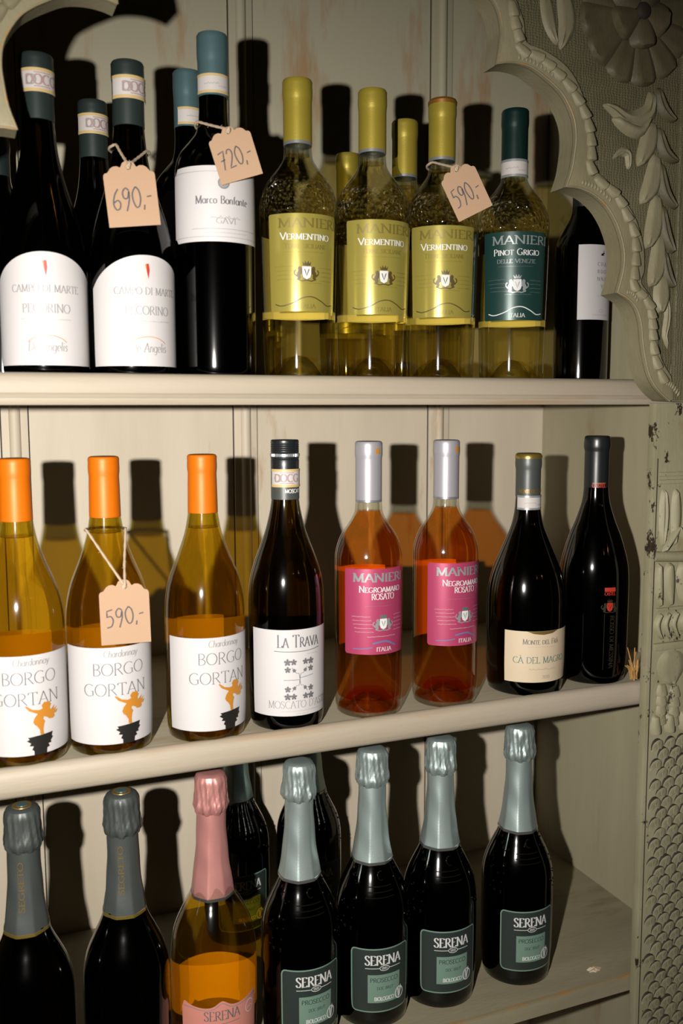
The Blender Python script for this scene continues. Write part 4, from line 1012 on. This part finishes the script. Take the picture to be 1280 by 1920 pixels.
bottle('verm', verm, 'clear white wine bottle with gold label, middle of the three in front, no tag', .4242, .045, Z1, 15, gv)
bottle('verm_c', verm_c, 'clear white wine bottle with copper rimmed gold capsule and 590 tag on its neck', .5078, .045, Z1, 4, gv)
bottle('verm', verm, 'gold capped bottle standing behind, between the middle and tagged gold label bottles', .503, .128, Z1, 20, gv)
bottle('verm', verm, 'gold capped bottle in shadow at the back, beside the middle gold label bottle neck', .496, .285, Z1, 20, gv)
bottle('pinot', pinot, 'white wine bottle with dark green capsule and green label on the top shelf', .6005, .045, Z1, 5)
bottle('chard', chard, 'black bottle with small white hare label behind the carved arch at right', .811, .20, Z1, 41)
bottle('dimcap', dict(key='dimcap', prof=chard_prof, glass='black', cap=still_cap(.24, .288, .0148, 'cap_slate', .0008, .018)), 'dim slate capped bottle cut by the left picture edge at the back', .061, .315, Z1, 0)
gb = 'orange capped bottles on the middle shelf'
bottle('borgo', borgo, 'olive glass bottle with orange capsule, leftmost on the middle shelf, cut by the edge', .0517, .046, Z2, 5, gb)
bottle('borgo', borgo, 'olive glass bottle with orange capsule and 590 paper tag over its label', .1351, .046, Z2, 9, gb)
bottle('borgo', borgo, 'olive glass bottle with orange capsule beside the black screw cap bottle', .2338, .046, Z2, 21, gb)
bottle('trava', trava, 'dark olive bottle with black screw cap and white vine leaf label', .3235, .046, Z2, 18)
gr = 'silver capped rose wine bottles'
bottle('rosato', rosato, 'rose wine bottle with silver capsule and pink label, left of the pair', .4207, .046, Z2, 16, gr)
bottle('rosato', rosato, 'rose wine bottle with silver capsule and pink label, right of the pair', .5176, .046, Z2, 27, gr)
bottle('magro', magro, 'stout dark bottle with gold topped grey capsule and cream label', .6326, .053, Z2, 27)
bottle('mess', mess, 'tall black bottle with black capsule and red crest, last on the middle shelf', .7348, .057, Z2, 29)
gg = 'grey foiled sparkling bottles'
bottle('grey1', greyb('grey1', 11), 'dark sparkling bottle with grey foil, leftmost on the bottom shelf', .0466, .0535, Z3, -4, gg, 'sparkling_bottle')
bottle('grey2', greyb('grey2', 12), 'dark sparkling bottle with grey foil next to the pink foiled bottle', .1439, .0505, Z3, 0, gg, 'sparkling_bottle')
bottle('pink', pinkb, 'amber sparkling bottle with pink foil and rose label on the bottom shelf', .242, .067, Z3, 10, None, 'sparkling_bottle')
gs = 'silver foiled sparkling bottles'
for i, (x, y, ph, tx) in enumerate([(.342, .061, 19, 'dark sparkling bottle with silver green foil, first to the right of the pink one'), (.435, .067, 15, 'dark sparkling bottle with silver green foil, second from the pink one'),
                                    (.526, .068, 18, 'dark sparkling bottle with silver green foil, third from the pink one'), (.638, .069, 22, 'dark sparkling bottle with silver green foil, rightmost on the bottom shelf')]):
    bottle('ser%d' % i, serena('ser%d' % i, 21+i), tx, x, y, Z3, ph, gs, 'sparkling_bottle')
bottle('ser0', serena('ser0', 21), 'silver green foiled bottle at the back behind the pink foiled bottle', .332, .290, Z3, 14, gs, 'sparkling_bottle')
bottle('ser1', serena('ser1', 22), 'silver green foiled bottle at the back behind the first silver foiled one', .434, .280, Z3, 14, gs, 'sparkling_bottle')

# ------------------------------------------------------------------ price tags
def tag(label, apex, L, W, bearing, roll_, price, size, neck_c, rn, zn, sp, ss, pcy=.42, prot=0.0):
    root = empty('price_tag', apex, 0, label, 'price tag', 'kraft price tags on twine')
    root.rotation_euler = (0, 0, -R_(bearing))
    M_ = Matrix.Rotation(R_(-roll_), 3, 'Y')
    # outline, apex at the top centre, local x right and z up
    h = W/2; s = L*.27
    half = [(.13, -.004), (.22, -.026), (.27, -.066), (.32, -.094), (.44, -.070), (.58, -.074), (.70, -.100), (.78, -.142), (.83, -.166), (.92, -.172), (.98, -.195), (1, -.225), (1, -1)]
    pts = [(x*h, z*L) for x, z in half]
    pts = pts+[(-x, z) for x, z in pts[::-1]]
    bm = bmesh.new()
    vs = [bm.verts.new((x, 0, z)) for x, z in pts]; f = bm.faces.new(vs)
    r = bmesh.ops.extrude_face_region(bm, geom=[f])
    for e in r['geom']:
        if isinstance(e, bmesh.types.BMVert): e.co.y += .0005
    bmesh.ops.recalc_face_normals(bm, faces=bm.faces); bmesh.ops.triangulate(bm, faces=[q for q in bm.faces if len(q.verts) > 4])
    for v in bm.verts: v.co = M_ @ v.co
    me = bpy.data.meshes.new('card'); bm.to_mesh(me); bm.free(); me.materials.append(MT['kraft'])
    card = obj('card', me, root)
    V, F = ring(0, -s*.42, .0016, .0016, .0012)
    V2, F2 = disc(0, -s*.42, .0012, .0012)
    eye = join([([(x, -.0002, z) for x, z in V2], F2)])
    obj('punched_hole', mesh_of('punched_hole', [tuple(M_ @ Vector(v)) for v in eye[0]], eye[1], MT['groove'], smooth=False), card)
    V, F = text(price, size, W*.01, -L*.56-size*.5, weight=.095, thin=.085, serif=False, track=.06, slant=.08, fit=W*.78, rot=prot)
    obj('handwritten_price', mesh_of('handwritten_price', [tuple(M_ @ Vector((x, -.0003, z))) for x, z in V], F, MT['ink'], smooth=False), card)
    # twine: knot at the hole, two strands up to and round the neck
    inv = root.matrix_basis.inverted()
    hole = M_ @ Vector((0, -.0009, -s*.42))
    A = inv @ Vector(sp); B = inv @ Vector(ss)
    cx = inv @ Vector((neck_c[0], neck_c[1], zn))
    a0 = math.atan2(A.y-cx.y, A.x-cx.x); a1 = math.atan2(B.y-cx.y, B.x-cx.x)
    while a1 > a0: a1 -= 2*PI
    loop = [Vector((cx.x+rn*math.cos(a0+(a1-a0)*k/12), cx.y+rn*math.sin(a0+(a1-a0)*k/12), A.z+(B.z-A.z)*k/12)) for k in range(13)]
    k0 = hole+Vector((0, -.0010, .0025))
    pl = [hole, k0]+[k0.lerp(loop[0], t) for t in (.35, .7)]+loop+[loop[-1].lerp(k0, t) for t in (.3, .65)]+[k0+Vector((.0012, -.0006, .0004)), hole+Vector((.0006, 0, 0))]
    pl = cat([tuple(p) for p in pl], 4)
    V, F = tube_vf(pl, lambda t: .00130+.00022*math.sin(t*260), 6)
    P2 = [(V, F), tube_vf(cat([tuple(k0), tuple(k0+Vector((.001, -.001, .001))), tuple(k0+Vector((-.001, -.0012, -.002))), tuple(k0+Vector((.001, -.001, -.0025)))], 4), .0014, 6)]
    rf_ = random.Random(len(label))
    for q in [p_ for p_ in pl[3::2] if p_[1] < A.y-.012]:
        e = Vector(q)+Vector((rf_.uniform(-.0025, .0025), rf_.uniform(-.002, -.0008), rf_.uniform(-.003, .003)))
        P2.append(tube_vf([q, tuple((Vector(q)+e)/2+Vector((.0004, -.0004, .0006))), tuple(e)], .00016, 4))
    V, F = join(P2); obj('twine', mesh_of('twine', V, F, MT['twine']), root)
tag('kraft price tag reading 690 tied to the dark arched label bottle', (.1589, .005, .2266), .0585, .0469, 10.1, 5.6, '690,-', .0185, (.1682, .045), .0190, .241, (.1500, .030, .2475), (.1850, .030, .2445), .50, .08)
tag('kraft price tag reading 720 tilted on the teal capped bottle', (.252, .0004, .2656), .0499, .0412, 14.9, 17, '720,-', .0170, (.2515, .045), .0180, .276, (.2340, .040, .2790), (.2680, .0400, .2730), .36, .10)
tag('kraft price tag reading 590 tilted on a gold label bottle neck', (.4981, .0014, .2534), .0551, .0390, 24, 25.8, '590,-', .0190, (.5078, .045), .0165, .262, (.4925, .038, .2645), (.522, .037, .2580), .36, .10)
tag('kraft price tag reading 590 hanging over an orange capped bottle label', (.1436, -.0012, -.1624), .0625, .0466, 8.1, 1.2, '590,-', .0165, (.1351, .046), .0195, -.122, (.1150, .040, -.1190), (.1550, .040, -.1195), .36, .14)

# ------------------------------------------------------------------ small finds
rnd = random.Random(9)
parts = []
for i in range(14):
    b = Vector((.7635+rnd.uniform(-.003, .004), .010+rnd.uniform(-.002, .006), -.3345+rnd.uniform(0, .004)))
    e = b+Vector((rnd.uniform(-.012, .003), rnd.uniform(-.006, .004), rnd.uniform(.012, .040)))
    parts.append(tube_vf(cat([tuple(b), tuple((b+e)/2+Vector((rnd.uniform(-.003, .003), 0, rnd.uniform(-.002, .004)))), tuple(e)], 4), lambda t: .0016*(1-.6*t), 5))
V, F = join(parts)
o = obj('straw_tuft', mesh_of('straw_tuft', V, F, MT['straw'])); o['label'] = 'small tuft of dry straw beside the pilaster on the middle shelf'; o['category'] = 'straw'
q_ = [1.0, .72, .95, .6, .88, .75, 1.05, .8, 1.1, .66, .9, .62, .85, .7]
poly = [(.011*math.cos(a)*q_[k], .0065*math.sin(a)*q_[k]) for k, a in enumerate([2*PI*i/14 for i in range(14)])]
V = [(x, y, .0002) for x, y in poly]+[(x*.9, y*.9, .0016+.0012*math.sin(9*x*100)) for x, y in poly]+[(0, 0, .0026)]
F = [(i, (i+1) % 14, 14+(i+1) % 14, 14+i) for i in range(14)]+[(14+i, 14+(i+1) % 14, 28) for i in range(14)]+[tuple(range(14))[::-1]]
o = obj('dry_leaf', mesh_of('dry_leaf', V, F, MT['cream']), None, (.7290, .0255, Z3)); o['label'] = 'crumpled pale dry leaf lying at the right end of the bottom shelf'; o['category'] = 'leaf'
